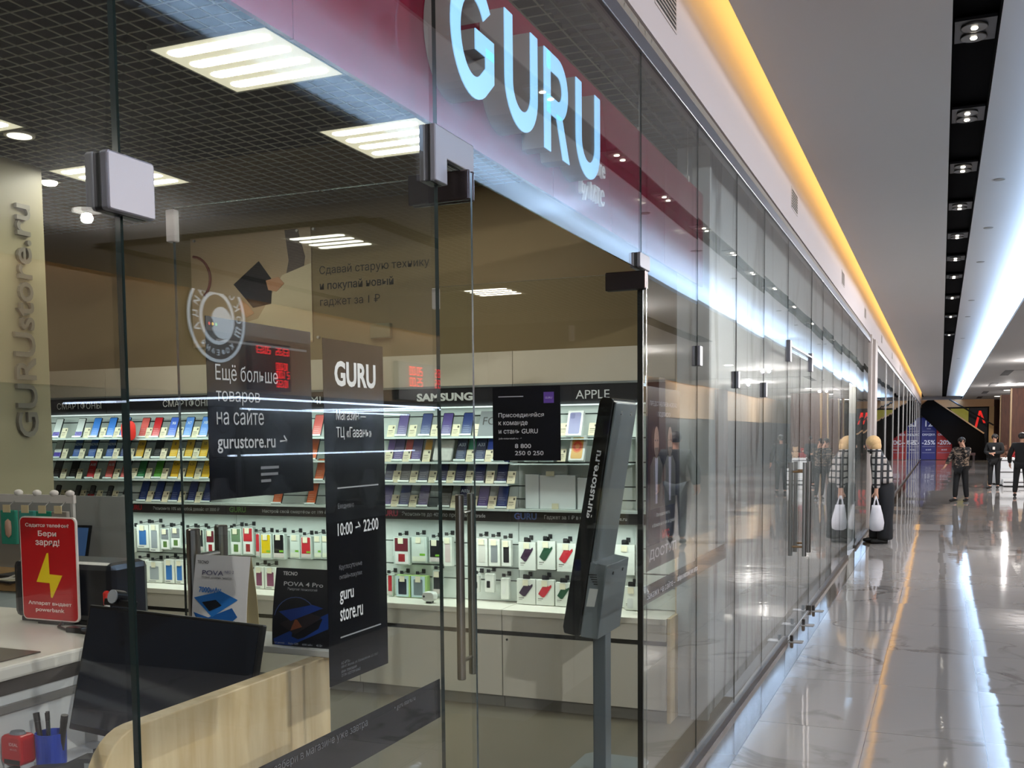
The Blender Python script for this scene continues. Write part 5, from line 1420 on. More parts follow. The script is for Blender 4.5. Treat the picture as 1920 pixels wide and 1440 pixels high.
for k, (x, z, lab) in enumerate(((-3.045, 0.795, 'white plug-in charger hanging under the island, left one'), (-2.925, 0.805, 'white plug-in charger hanging under the island, right one'))):
    t = thing('charger', lab, 'charger', (x, 3.575, z))
    B().tube([(x - 0.008, 3.58, z + 0.02), (x - 0.008, 3.5845, z + 0.02)], 0.032, 20).make('coil', M((170, 176, 200), 0.4), t)
    B().box(x - 0.008, 3.55, z, x + 0.026, 3.578, z + 0.04).make('charger_body', M((228, 228, 230), 0.35), t, bevel=0.008)
    B().box(x - 0.03, 3.552, z - 0.055, x + 0.025, 3.556, z - 0.018).make('price_tag', M((222, 216, 202), 0.5), t)
for k, (x, c) in enumerate(((-2.99, 'orange striped'), (-2.91, 'red and white'))):
    t = thing('accessory_pack', '%s small pack hanging low under the island' % c, 'accessory pack', (x, 3.57, 0.66))
    B().box(x - 0.03, 3.57, 0.66, x + 0.03, 3.584, 0.75).make('carton', M((224, 220, 216), 0.4), t)
    B().prism([(x - 0.028, 0.662), (x, 0.745), (x + 0.012, 0.745), (x - 0.008, 0.662)], 'y', 3.5685, 3.5698).make('stripe', M((206, 74, 34), 0.4), t)
t = thing('headphones', 'black headphones hanging under the island at the left margin', 'headphones', (-3.05, 3.57, 0.64))
B().tube([(-3.09 + 0.045 * math.cos(a), 3.565, 0.69 + 0.06 * math.sin(a)) for a in [PI * k / 10 for k in range(11)]], 0.006, 8).make('band', M((24, 26, 30), 0.4), t)
for s in (-1, 1):
    B().ball((-3.09 + 0.045 * s, 3.562, 0.68), 0.014, 0.018, 0.03).make('ear_cup', M((20, 20, 22), 0.5), t, smooth=True)

# ---------------------------------------------------------------- lamps and grilles of the corridor
RIMM = M((16, 16, 20), 0.5)
REFL = M((84, 82, 78), 0.3, 0.8)
SPOT_E = M((255, 246, 226), 0.5, 0, 9.0)
for k, y in enumerate((6.32, 7.96, 9.51, 11.1, 12.75, 14.4, 16.05, 18.5, 21.5, 25.5)):
    t = thing('slot_spotlight', 'twin round spotlight in the black ceiling slot, %s from the camera' % NTH[k], 'spotlight', (1.262, y, ZC + 0.06), group='twin spotlights of the ceiling slot')
    B().box(1.163, y - 0.12, ZC + 0.058, 1.372, y + 0.22, ZC + 0.075).make('plate', M((22, 22, 26), 0.4), t)
    for j in (0, 1):
        yy = y - 0.02 + 0.155 * j
        B().lathe([(0.062, 0.0), (0.040, 0.02), (0.066, 0.02), (0.070, -0.004), (0.064, -0.004)], (1.262, yy, ZC + 0.052), 24).make('reflector', REFL, t, smooth=True)
        B().lathe([(0.016, -0.006), (0.024, 0.012)], (1.262, yy, ZC + 0.048), 16).make('bulb', SPOT_E, t)
for k, y in enumerate((9.86, 12.12, 14.48, 18.6, 21.2, 26.0, 33.0)):
    t = thing('ceiling_disc', 'small flat disc on the raised ceiling right of the black slot, %s from the camera' % NTH[k], 'ceiling disc', (1.555, y, ZC), group='small discs on the raised ceiling')
    B().lathe([(0.045, -0.006), (0.05, 0.0)], (1.555, y, ZC), 20).make('disc', M((150, 146, 140), 0.5), t)
for k, (y, z) in enumerate(((4.49, 3.56), (8.72, 3.56), (13.2, 3.55), (17.15, 3.55), (22.0, 3.55), (26.8, 3.55), (32.0, 3.55))):
    t = thing('air_grille', 'slatted air grille in the white bulkhead, %s along the corridor' % NTH[k], 'air grille', (0, y, z), group='air grilles in the bulkhead')
    w, h = 0.19, 0.085
    b = B()
    b.box(0.0005, y - w, z - h, 0.004, y + w, z - h + 0.012)
    b.box(0.0005, y - w, z + h - 0.012, 0.004, y + w, z + h)
    b.box(0.0005, y - w, z - h + 0.012, 0.004, y - w + 0.012, z + h - 0.012)
    b.box(0.0005, y + w - 0.012, z - h + 0.012, 0.004, y + w, z + h - 0.012)
    b.make('frame', M((196, 186, 184), 0.6), t)
    B().box(0.0005, y - w + 0.012, z - h + 0.012, 0.0012, y + w - 0.012, z + h - 0.012).make('dark_back', M((26, 20, 16), 0.8), t)
    b = B()
    for q in range(7):
        zz = z - h + 0.026 + 0.0205 * q
        b.box(0.0013, y - w + 0.012, zz, 0.0035, y + w - 0.012, zz + 0.0075)
    b.make('slat_set', M((176, 164, 156), 0.6), t)
DISC_E = M((255, 250, 240), 0.5, 0, 5.0)
for k, (x, y, lab) in enumerate(((4.05, 45.6, 'nearest'), (3.95, 53.0, 'middle'), (3.95, 62.0, 'farthest'))):
    t = thing('round_downlight', 'round bright downlight in the low ceiling by the dark pillars, %s of three' % lab, 'downlight', (x, y, ZL), group='round downlights of the low ceiling')
    B().lathe([(0.17, -0.02), (0.17, 0.0)], (x, y, ZL), 24).make('lens', DISC_E, t)
    B().lathe([(0.19, -0.012), (0.2, 0.0)], (x, y, ZL), 24).make('rim', M((210, 208, 204), 0.5), t)
for k, (x, y) in enumerate([(3.7 + 1.8 * (k % 2), -1.5 + 8.2 * k) for k in range(1, 6)] + [(4.6, 18.3), (5.3, 18.9), (4.4, 29.0), (6.2, 15.0)]):
    t = thing('round_downlight', 'round downlight of the low ceiling mirrored in the shop glass, %s along the mall' % NTH[k], 'downlight', (x, y, ZL), group='downlights mirrored in the glass')
    B().lathe([(0.11, -0.02), (0.11, 0.0)], (x, y, ZL), 20).make('lens', DISC_E, t)

# ---------------------------------------------------------------- far end: posters, escalator, pillars of signs
for lab, x0, x1, z1, col, words in (
        ('blue discount poster with 12 and -25% at the far end of the corridor', 0.02, 0.86, 2.55, (18, 26, 92), (('12', 2.02, 0.40), ('месяцев', 1.86, 0.22), ('СКИДКА', 1.44, 0.72), ('-25%', 0.92, 0.74), ('на всё', 0.58, 0.3))),
        ('red discount poster with -20% beside the blue one under the escalator', 0.89, 1.75, 2.0, (120, 16, 22), (('СКИДКА', 1.44, 0.72), ('-20%', 0.92, 0.74), ('на всё', 0.58, 0.3)))):
    t = thing('discount_poster', lab, 'poster', ((x0 + x1) / 2, 67.2, 0))
    B().box(x0, 67.2, 0.02, x1, 67.24, z1).make('board', M(col, 0.5, 0, 0.35), t)
    for body, z, w in words:
        text(body, ((x0 + x1) / 2, 67.195, z), '-Y', M((190, 196, 214), 0.5, 0, 0.3), t, w=w, align='c', bold=0.02)
    for z in (1.72, 0.80, 0.42):
        if z < z1 - 0.3:
            B().box(x0 + 0.06, 67.195, z, x1 - 0.06, 67.199, z + 0.025).make('rule_line', M((150, 156, 190), 0.5), t)
t = thing('escalator', 'dark escalator flank descending to the right at the far end', 'escalator', (2.0, 66.2, 0))
B().prism([(0.35, 3.58), (0.72, 3.58), (3.45, 1.62), (3.62, 0.0), (1.90, 0.0), (1.78, 0.9), (0.02, 2.70), (0.02, 3.3)], 'y', 66.2, 66.6).make('flank', M((7, 6, 7), 0.9, 0, 0, 0.1), t)
B().prism([(0.70, 3.56), (0.80, 3.56), (3.48, 1.60), (3.42, 1.55)], 'y', 66.12, 66.2).make('skirt_trim', M((186, 150, 112), 0.4), t)
B().tube([(1.55, 66.16, 3.60), (3.95, 66.16, 2.05)], 0.045, 8).make('handrail', M((20, 18, 18), 0.4), t)
t = thing('wall_picture', 'yellow-green picture seen above the escalator at the far end', 'picture', (2.1, 68.96, 2.2))
B().prism([(1.62, 3.10), (2.66, 3.10), (2.66, 1.95), (2.5, 1.95)], 'y', 68.94, 68.99).make('picture_board', M((132, 126, 50), 0.5, 0, 0.5, noise=0.3, nscale=2), t)
t = thing('angular_sign', 'red angular sign on a black board right of the escalator', 'sign', (3.25, 68.95, 1.8))
B().box(2.70, 68.95, 1.3, 3.74, 68.998, 3.14).make('board', M((12, 12, 20), 0.5), t)
B().prism([(2.96, 1.75), (3.10, 1.75), (3.36, 2.95), (3.24, 2.95)], 'y', 68.91, 68.95).make('sign_stroke', M((190, 30, 24), 0.5, 0, 1.0), t)
B().prism([(3.24, 2.95), (3.36, 2.95), (3.62, 2.2), (3.50, 2.2)], 'y', 68.91, 68.949).make('sign_stroke', M((190, 30, 24), 0.5, 0, 1.0), t)
t = thing('bench', 'low reddish wooden bench at the foot of the far escalator', 'bench', (2.6, 62, 0))
B().box(2.0, 62, 0.38, 2.9, 62.5, 0.5).make('seat', M((70, 32, 26), 0.5), t)
for x in (2.08, 2.82):
    B().box(x - 0.05, 62.05, 0, x + 0.05, 62.45, 0.38).make('leg', M((40, 20, 18), 0.5), t)

# white stall with plush toys at the right margin
for k, (x0, x1, z1, y) in enumerate(((2.66, 3.6, 0.84, 36.2), (2.75, 3.7, 0.50, 35.4), (2.9, 3.7, 0.22, 34.6))):
    t = thing('display_step', 'white stall step at the right margin, %s' % ('highest one under the plush toys', 'middle one', 'lowest one')[k], 'display step', ((x0 + x1) / 2, y, 0))
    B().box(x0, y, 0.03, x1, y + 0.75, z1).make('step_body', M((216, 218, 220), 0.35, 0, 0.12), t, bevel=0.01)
    B().box(x0 + 0.02, y - 0.01, z1 - 0.10, x1 - 0.02, y, z1 - 0.07).make('dark_line', M((60, 56, 58), 0.5), t)
    B().box(x0 + 0.04, y + 0.04, 0.0, x1 - 0.04, y + 0.7, 0.03).make('plinth', M((40, 40, 44), 0.5), t)
for k, (x, z, r, c, lab) in enumerate(((2.72, 0.845, 0.115, (206, 180, 30), 'yellow plush toy at the left end of the white stall'), (2.98, 0.845, 0.14, (120, 84, 66), 'brown plush bear on the white stall'),
                                       (3.25, 0.845, 0.12, (160, 40, 40), 'red plush toy on the white stall'), (3.50, 0.845, 0.135, (204, 172, 136), 'beige plush bear on the white stall behind the walker'))):
    t = thing('plush_toy', lab, 'plush toy', (x, 36.5, z))
    b_ = M(c, 0.9)
    B().ball((x, 36.5, z + r * 0.82), r * 0.85, r * 0.75, r * 0.82).make('body', b_, t, smooth=True)
    h_ = B().ball((x, 36.46, z + r * 2.05), r * 0.78, r * 0.7, r * 0.68).make('head', b_, t, smooth=True)
    B().ball((x, 36.46 - r * 0.62, z + r * 1.9), r * 0.3, r * 0.25, r * 0.22).make('muzzle', M((220, 200, 170), 0.9), h_, smooth=True)
    for s in (-1, 1):
        B().ball((x + s * r * 0.55, 36.46, z + r * 2.6), r * 0.24, r * 0.14, r * 0.24).make('ear', b_, h_, smooth=True)
        B().ball((x + s * r * 0.8, 36.35, z + r * 1.0), r * 0.28, r * 0.28, r * 0.5).make('arm', b_, t, smooth=True)
        B().ball((x + s * r * 0.5, 36.28, z + r * 0.25), r * 0.32, r * 0.5, r * 0.26).make('leg', b_, t, smooth=True)

# small floor fittings along the glass
for k, y in enumerate((8.42, 9.19, 9.96)):
    t = thing('floor_bolt', 'small steel floor lock at the foot of the closed glass doors, %s' % ('near end', 'middle', 'far end')[k], 'floor lock', (0.06, y, 0.003), group='floor locks of the glass doors')
    B().box(0.03, y - 0.05, 0.0032, 0.14, y + 0.05, 0.007).make('plate', STEEL2, t)
    B().lathe([(0.014, 0.007), (0.014, 0.05), (0.010, 0.056)], (0.05, y, 0), 14).make('knob', M((60, 54, 50), 0.4, 0.5), t)

# ---------------------------------------------------------------- across the mall: what the glass mirrors
LOGO_E = M((206, 222, 236), 0.5, 0, 2.0)
BROWNLOGO = M((84, 70, 56), 0.6)


def disc(cy, cz, r, x0, x1, n=40):
    return B().prism([(cy + r * math.cos(2 * PI * i / n), cz + r * math.sin(2 * PI * i / n)) for i in range(n)], 'x', x0, x1)


def ringm(cy, cz, r0, r1, x0, x1, n=48):
    b = B()
    for i in range(n):
        a, c = 2 * PI * i / n, 2 * PI * (i + 1) / n
        b.prism([(cy + r0 * math.cos(a), cz + r0 * math.sin(a)), (cy + r1 * math.cos(a), cz + r1 * math.sin(a)), (cy + r1 * math.cos(c), cz + r1 * math.sin(c)), (cy + r0 * math.cos(c), cz + r0 * math.sin(c))], 'x', x0, x1)
    return b


for lab, cy, cz, r in (('round coffee house sign with a cup across the mall, nearer one', 11.42, 3.30, 0.60), ('round coffee house sign with a cup across the mall, farther one', 19.15, 3.22, 0.52)):
    t = thing('round_sign', lab, 'sign', (7.96, cy, cz))
    disc(cy, cz, r, 7.95, 7.99).make('board', BROWNLOGO, t)
    ringm(cy, cz, r * 0.93, r, 7.94, 7.949).make('outer_ring', LOGO_E, t)
    ringm(cy, cz, r * 0.52, r * 0.60, 7.94, 7.949).make('inner_ring', LOGO_E, t)
    disc(cy + r * 0.16, cz - r * 0.1, r * 0.36, 7.942, 7.949).make('cup', LOGO_E, t)
    ringm(cy - r * 0.3, cz - r * 0.14, r * 0.09, r * 0.15, 7.938, 7.941, 20).make('cup_handle', BROWNLOGO, t)
    for i, ch in enumerate('ШОКОЛАДНИЦА'):
        a = math.radians(200 - 22 * i)
        d = Vector((0, -math.cos(a), math.sin(a)))
        tg = Vector((0, -math.sin(a), -math.cos(a)))
        text(ch, Vector((7.938, cy, cz)) + d * r * 0.66, None, LOGO_E, t, h=r * 0.20, right=tuple(tg), up=tuple(d), align='c', bold=0.02)
    for i, ch in enumerate('КОФЕЙНЯ'):
        a = math.radians(232 + 13 * i)
        d = Vector((0, -math.cos(a), math.sin(a)))
        tg = Vector((0, math.sin(a), math.cos(a)))
        text(ch, Vector((7.938, cy, cz)) + d * r * 0.84, None, LOGO_E, t, h=r * 0.13, right=tuple(tg), up=tuple(-d), align='c', bold=0.02)
t = thing('cafe_sign', 'white cafe name in tall letters across the mall', 'sign', (7.96, 29.5, 3.4))
text('шоколадница', (7.95, 33.6, 3.15), '-X', LOGO_E, t, w=7.6, h=0.62, bold=0.02, name='letters')
text('кофейня', (7.95, 29.8, 2.75), '-X', LOGO_E, t, w=2.4, h=0.3, name='letters')
RED_E = M((255, 40, 50), 0.5, 0, 2.4)
DIGIT = {'0': 'abcdef', '1': 'bc', '2': 'abged', '3': 'abgcd', '5': 'afgcd', '6': 'afgedc', '8': 'abcdefg', '9': 'abcdfg'}


def seven(t, s, y, z, h, x=7.9, tight=1.0):
    w = h * 0.5
    for ch in s:
        if ch == '.':
            B().box(x, y - 0.02, z, x + 0.004, y + 0.005, z + 0.03).make('led_dot', RED_E, t)
            y -= 0.04 * tight
            continue
        b = B()
        seg = {'a': (0, 1, 1, 1), 'g': (0, .5, 1, .5), 'd': (0, 0, 1, 0), 'f': (0, .5, 0, 1), 'e': (0, 0, 0, .5), 'b': (1, .5, 1, 1), 'c': (1, 0, 1, .5)}
        for q in DIGIT[ch]:
            x0, z0, x1, z1 = seg[q]
            b.box(x, y - w * x0 + h * .07, z + h * z0 - h * .07, x + 0.004, y - w * x1 - h * .07, z + h * z1 + h * .07)
        b.make('led_digit', RED_E, t)
        y -= w + 0.05 * tight


for lab, cy, rowsd in (('red figure board of the exchange office across the mall, nearer one', 12.5, (('63.35', '20.53'), ('10.00',), ('21.00',), ('10.50',))), ('red figure board of the exchange office across the mall, farther one', 17.3, (('63.85', '20.00'), ('66.95', '25.00')))):
    t = thing('rate_board', lab, 'display board', (7.85, cy, 2.4))
    near = cy < 15
    hw = 0.47 if near else 1.0
    B().box(7.85, cy - hw, 2.36, 7.95, cy + hw, 3.04).make('board', M((10, 9, 10), 0.3), t)
    for i, rr in enumerate(rowsd):
        for j, s in enumerate(rr):
            if near:
                seven(t, s, cy + 0.41 - 0.46 * j, (2.885, 2.67, 2.55, 2.42)[i], 0.095, 7.835, 0.62)
            else:
                seven(t, s, cy + 0.85 - 0.98 * j, 2.82 - 0.20 * i, 0.14, 7.835)

# jewellery vitrines with LED edges in the middle of the mall
LED_E = M((210, 226, 255), 0.5, 0, 9.0)
for lab, x0, x1, y0, y1 in (('nearer jewellery vitrine with white LED edges across the corridor', 3.4, 5.0, 5.9, 9.0), ('farther jewellery vitrine with white LED edges across the corridor', 3.4, 5.0, 9.6, 12.6)):
    t = thing('jewellery_vitrine', lab, 'display case', ((x0 + x1) / 2, (y0 + y1) / 2, 0))
    B().box(x0, y0, 0.0, x1, y1, 1.0).make('base', M((30, 30, 34), 0.3), t)
    B().box(x1 - 0.05, y0, 1.0, x1, y1, 1.97).make('back_board', M((16, 16, 20), 0.4), t)
    B().box(x0, y0, 1.0, x0 + 0.006, y1, 1.97).make('front_glass', CLEAR, t)
    B().box(x0 + 0.2, y0, 1.52, x1 - 0.06, y1, 1.535).make('shelf', CLEAR, t)
    B().box(x0, y0, 1.97, x1, y1, 2.0).make('lid', M((60, 62, 70), 0.3), t)
    for a in ((x0 - 0.004, y0, x0 + 0.016, y1), (x1 - 0.02, y0, x1, y1), (x0, y0 - 0.004, x1, y0 + 0.016), (x0, y1 - 0.016, x1, y1 + 0.004)):
        B().box(a[0], a[1], 1.955, a[2], a[3], 1.969).make('led_edge', LED_E, t)
    for z, yy in ((1.56, 0.15), (1.90, 0.25)):
        B().box(x0 + 0.19, y0 + yy, z - 0.012, x0 + 0.21, y1 - yy, z).make('led_bar', LED_E, t)
    for (cx, cz) in ((x0, y0), (x1 - 0.03, y0), (x0, y1 - 0.03), (x1 - 0.03, y1 - 0.03)):
        B().box(cx, cz, 1.0, cx + 0.03, cz + 0.03, 1.97).make('post', M((120, 124, 130), 0.3, 0.6), t)
    n = 0
    for z in (1.0, 1.536):
        for k in range(4):
            cy = y0 + 0.45 + (y1 - y0 - 0.9) * k / 3
            q = thing('necklace_bust', 'grey necklace bust in the %s, %s shelf, %s' % (lab.split(' vitrine')[0] + ' vitrine', 'lower' if z == 1.0 else 'upper', NTH[k]), 'display bust', (x0 + 0.55, cy, z), group='necklace busts in the vitrines')
            B().prism([(cy - 0.06, z + 0.001), (cy + 0.06, z + 0.001), (cy + 0.17, z + 0.20), (cy + 0.16, z + 0.25), (cy + 0.07, z + 0.30), (cy + 0.055, z + 0.38), (cy - 0.055, z + 0.38), (cy - 0.07, z + 0.30), (cy - 0.16, z + 0.25), (cy - 0.17, z + 0.20)],
                      'x', x0 + 0.5, x0 + 0.56).make('bust_form', M((120, 120, 124), 0.7), q, bevel=0.02)
            B().tube([(x0 + 0.492, cy + 0.075 * math.cos(a), z + 0.27 + 0.09 * math.sin(a)) for a in [PI + PI * i / 8 for i in range(9)]], 0.003, 6).make('necklace', M((200, 190, 170), 0.2, 1.0), q)

# ---------------------------------------------------------------- people
SKIN = M((196, 150, 126), 0.55)


def skinmesh(name, verts, edges, radii, mat, parent, sub=2, kind=None):
    me = bpy.data.meshes.new('chain')
    me.from_pydata(verts, edges, [])
    ob = bpy.data.objects.new('chain', me)
    COL.objects.link(ob)
    ob.modifiers.new('skin', 'SKIN').use_smooth_shade = True
    for i, r in enumerate(radii):
        me.skin_vertices[0].data[i].radius = r if isinstance(r, tuple) else (r, r)
    me.skin_vertices[0].data[0].use_root = True
    s = ob.modifiers.new('sub', 'SUBSURF'); s.levels = sub; s.render_levels = sub
    bpy.context.view_layer.update()
    dg = bpy.context.evaluated_depsgraph_get()
    m2 = bpy.data.meshes.new_from_object(ob.evaluated_get(dg))
    bpy.data.objects.remove(ob)
    m2.name = name
    m2.materials.clear()
    m2.materials.append(mat)
    for p in m2.polygons:
        p.use_smooth = True
        p.material_index = 0
    o = bpy.data.objects.new(name, m2)
    COL.objects.link(o)
    if parent:
        hang(o, parent)
    return o


def chain(*paths):
    """paths of (point, radius); a point given twice is shared."""
    V, E, R, idx = [], [], [], {}
    for path in paths:
        prev = None
        for p, r in path:
            k = tuple(round(c, 4) for c in p)
            if k not in idx:
                idx[k] = len(V); V.append(p); R.append(r)
            if prev is not None and prev != idx[k]:
                E.append((prev, idx[k]))
            prev = idx[k]
    return V, E, R


def hand_paths(w, fw, side, r=0.0085, curl=0.5, L=0.085):
    """palm and five curled fingers from the wrist w; fw = direction of the fingers, side = thumb side."""
    fw, side = Vector(fw).normalized(), Vector(side).normalized()
    nrm = fw.cross(side)
    palm = w + fw * 0.07
    ps = [[(tuple(w), 0.024), (tuple(palm), (0.038, 0.018))]]
    for k, ln in enumerate((0.9, 1.0, 0.92, 0.72)):
        b = palm + side * (0.027 - 0.018 * k) + fw * 0.015
        m = b + (fw * (1 - curl * 0.5) + nrm * curl * 0.6) * L * 0.5 * ln
        e = m + (fw * (1 - curl) + nrm * curl) * L * 0.5 * ln
        ps.append([(tuple(palm), (0.038, 0.018)), (tuple(b), r), (tuple(m), r), (tuple(e), r * 0.8)])
    tb = w + fw * 0.03 + side * 0.034
    ps.append([(tuple(w), 0.024), (tuple(tb), r * 1.2), (tuple(tb + fw * 0.035 + side * 0.02), r), (tuple(tb + fw * 0.06 + side * 0.022), r * 0.8)])
    return ps


def face(t, c, fwd, s=1.0):
    """nose, eyes, mouth and ears set on the head of the body mesh; c = head centre, fwd = the way it looks."""
    f = Vector(fwd).normalized()
    r = f.cross(Vector((0, 0, 1))).normalized()
    u = r.cross(f)
    c = Vector(c)
    n = c + f * 0.098 * s - u * 0.012 * s
    B().ball(tuple(n), 0.013 * s, 0.013 * s, 0.022 * s, 10, 6).make('nose', SKIN, t, smooth=True)
    B().tube([tuple(c + f * 0.088 * s - u * 0.052 * s + r * 0.022 * s), tuple(c + f * 0.094 * s - u * 0.052 * s), tuple(c + f * 0.088 * s - u * 0.052 * s - r * 0.022 * s)], 0.006 * s, 8).make('mouth', M((150, 78, 74), 0.5), t)
    for k in (-1, 1):
        B().ball(tuple(c + f * 0.088 * s + u * 0.012 * s + r * 0.032 * s * k), 0.011 * s, 0.011 * s, 0.008 * s, 10, 6).make('eye', M((40, 30, 28), 0.3), t, smooth=True)
        B().ball(tuple(c + r * 0.078 * s * k - u * 0.01 * s), 0.014 * s, 0.02 * s, 0.03 * s, 10, 6).make('ear', SKIN, t, smooth=True)


def plaid_mat():
    m, nt, b = new_mat('black_white_plaid')
    N, L = nt.nodes.new, nt.links.new
    t = N('ShaderNodeTexCoord')
    s = N('ShaderNodeSeparateXYZ'); L(t.outputs['Object'], s.inputs[0])

    def band(o, size, off, duty):
        a = N('ShaderNodeMath'); a.operation = 'MULTIPLY_ADD'; a.inputs[1].default_value = 1 / size; a.inputs[2].default_value = off; L(o, a.inputs[0])
        f = N('ShaderNodeMath'); f.operation = 'FRACT'; L(a.outputs[0], f.inputs[0])
        l = N('ShaderNodeMath'); l.operation = 'LESS_THAN'; l.inputs[1].default_value = duty; L(f.outputs[0], l.inputs[0])
        return l.outputs[0]
    vx = band(s.outputs[0], 0.082, 0.25, 0.46)
    vz = band(s.outputs[2], 0.10, 0.1, 0.26)
    mx = N('ShaderNodeMath'); mx.operation = 'MAXIMUM'; L(vx, mx.inputs[0]); L(vz, mx.inputs[1])
    n = N('ShaderNodeTexNoise'); n.inputs['Scale'].default_value = 28; L(t.outputs['Object'], n.inputs['Vector'])
    w = N('ShaderNodeMix'); w.data_type = 'RGBA'; w.inputs[6].default_value = (0.30, 0.27, 0.25, 1); w.inputs[7].default_value = (0.56, 0.52, 0.49, 1); L(n.outputs['Fac'], w.inputs[0])
    c = N('ShaderNodeMix'); c.data_type = 'RGBA'; c.inputs[7].default_value = (0.012, 0.012, 0.013, 1)
    L(mx.outputs[0], c.inputs[0]); L(w.outputs[2], c.inputs[6]); L(c.outputs[2], b.inputs['Base Color'])
    b.inputs['Roughness'].default_value = 0.9
    return m


def leopard_mat():
    m, nt, b = new_mat('dark_beige_mottled_cloth')
    N, L = nt.nodes.new, nt.links.new
    t = N('ShaderNodeTexCoord')
    mp = N('ShaderNodeMapping'); mp.inputs['Scale'].default_value = (10, 10, 24); L(t.outputs['Object'], mp.inputs[0])
    n = N('ShaderNodeTexNoise'); n.inputs['Scale'].default_value = 1.0; n.inputs['Detail'].default_value = 1; n.inputs['Distortion'].default_value = 1.0; L(mp.outputs[0], n.inputs['Vector'])
    r = N('ShaderNodeValToRGB'); r.color_ramp.interpolation = 'CONSTANT'
    r.color_ramp.elements[0].color = (0.012, 0.010, 0.010, 1)
    e = r.color_ramp.elements[1]; e.position = 0.55; e.color = (0.27, 0.20, 0.145, 1)
    L(n.outputs['Fac'], r.inputs[0]); L(r.outputs[0], b.inputs['Base Color'])
    b.inputs['Roughness'].default_value = 0.9
    return m


TROUS = M((9, 9, 10), 0.9)
SHOE = M((14, 13, 13), 0.5)


def shoe(t, a, fwd, s=1.0, mat=None):
    f = Vector(fwd).normalized()
    p = Vector(a)
    B().tube([tuple(p - f * 0.05 * s + Vector((0, 0, 0.045))), tuple(p + f * 0.04 * s + Vector((0, 0, 0.045))), tuple(p + f * 0.13 * s + Vector((0, 0, 0.036))), tuple(p + f * 0.19 * s + Vector((0, 0, 0.03)))],
             [0.038, 0.044, 0.036, 0.022], 12).make('shoe', mat or SHOE, t, smooth=True)


# woman in a plaid jacket bending towards the glass; seen from behind and the right
PY = 16.5
t = thing('person', 'blond person in a black and white plaid jacket leaning to the shop glass', 'person', (0.28, PY, 0))


def P_(x, z, dy=0.0):
    return (x, PY + dy, z)


hips, waist, chest, neck, head = P_(0.33, 0.92), P_(0.32, 1.06), P_(0.265, 1.24), P_(0.20, 1.375), P_(0.145, 1.50)
sl, sr = P_(0.24, 1.30, 0.17), P_(0.27, 1.285, -0.17)
paths = [[(hips, (0.085, 0.08)), (waist, (0.09, 0.08)), (chest, (0.11, 0.095)), (neck, 0.05), (P_(0.175, 1.43), 0.052), (head, (0.088, 0.084)), (P_(0.14, 1.565), 0.065)]]
for s, sp in ((1, sl), (-1, sr)):
    kx_ = 0.20 if s > 0 else 0.235
    el, wr = P_(kx_ + 0.03, 1.03, s * 0.25), P_(0.255 if s < 0 else 0.22, 0.80, s * 0.275)
    paths.append([(chest, (0.11, 0.095)), (sp, 0.055), (el, 0.045), (wr, 0.026)])
    paths += hand_paths(Vector(wr), (0.0, 0, -1), (-1, 0, 0), curl=0.8)
    hx = 0.25 if s > 0 else 0.38
    paths.append([(hips, (0.085, 0.08)), (P_(0.345, 0.84, s * 0.07), 0.06), (P_(hx - 0.01, 0.48, s * 0.10), 0.062), (P_(hx, 0.09, s * 0.10), 0.042), (P_(hx - 0.11, 0.035, s * 0.11), 0.032)])
body = skinmesh('body', *chain(*paths), SKIN, t)
face(t, head, (-1, -0.25, -0.22), 0.95)
hair = B()
hair.ball((0.188, PY, 1.535), 0.112, 0.108, 0.105)
hair.ball((0.222, PY, 1.475), 0.085, 0.10, 0.095)
hair.make('hair', M((198, 164, 118), 0.8, noise=0.25, nscale=40), t, smooth=True)
PLAID = plaid_mat()
jp = [[(P_(0.335, 0.875), (0.20, 0.18)), (P_(0.33, 1.0), (0.185, 0.165)), (P_(0.30, 1.16), (0.18, 0.155)), (P_(0.262, 1.30), (0.165, 0.13)), (P_(0.215, 1.38), 0.085)]]
for s, sp in ((1, P_(0.24, 1.30, 0.17)), (-1, P_(0.27, 1.285, -0.17))):
    kx_ = 0.20 if s > 0 else 0.235
    jp.append([(P_(0.262, 1.30), (0.165, 0.13)), (sp, 0.088), (P_(kx_ + 0.03, 1.03, s * 0.25), 0.074), (P_(0.255 if s < 0 else 0.22, 0.835, s * 0.275), 0.058)])
skinmesh('plaid_jacket', *chain(*jp), PLAID, t)
b = B().loft([((0.235, PY, 1.36), 0.105, 0.10), ((0.21, PY, 1.40), 0.11, 0.105), ((0.20, PY, 1.43), 0.095, 0.095)])
b.make('collar', PLAID, t, smooth=True)
tp = [[(P_(0.335, 1.0), (0.16, 0.14)), (P_(0.335, 0.86), (0.18, 0.165))]]
for s, hx in ((1, 0.25), (-1, 0.38)):
    tp.append([(P_(0.335, 0.86), (0.18, 0.165)), (P_(hx + 0.02, 0.66, s * 0.10), 0.12), (P_(hx, 0.40, s * 0.10), 0.115), (P_(hx, 0.10, s * 0.10), 0.125), (P_(hx, 0.055, s * 0.10), 0.12)])
skinmesh('wide_trousers', *chain(*tp), TROUS, t)
shoe(t, P_(0.24, 0.0, 0.11), (-1, -0.1, 0)); shoe(t, P_(0.37, 0.0, -0.11), (-1, -0.1, 0))
q = thing('carrier_bag', 'white plastic carrier bag hanging from the hand of the plaid-jacketed person', 'bag', (0.262, PY - 0.33, 0.2))
BAGM = M((206, 206, 214), 0.35, 0, 0.03, noise=0.12, nscale=9)
B().loft([((0.268, PY - 0.33, 0.215), 0.055, 0.04), ((0.268, PY - 0.33, 0.24), 0.098, 0.07), ((0.27, PY - 0.33, 0.34), 0.108, 0.08), ((0.266, PY - 0.33, 0.46), 0.09, 0.065), ((0.262, PY - 0.33, 0.55), 0.07, 0.03), ((0.26, PY - 0.33, 0.60), 0.062, 0.016)], 24).make('bag_body', BAGM, q, smooth=True)
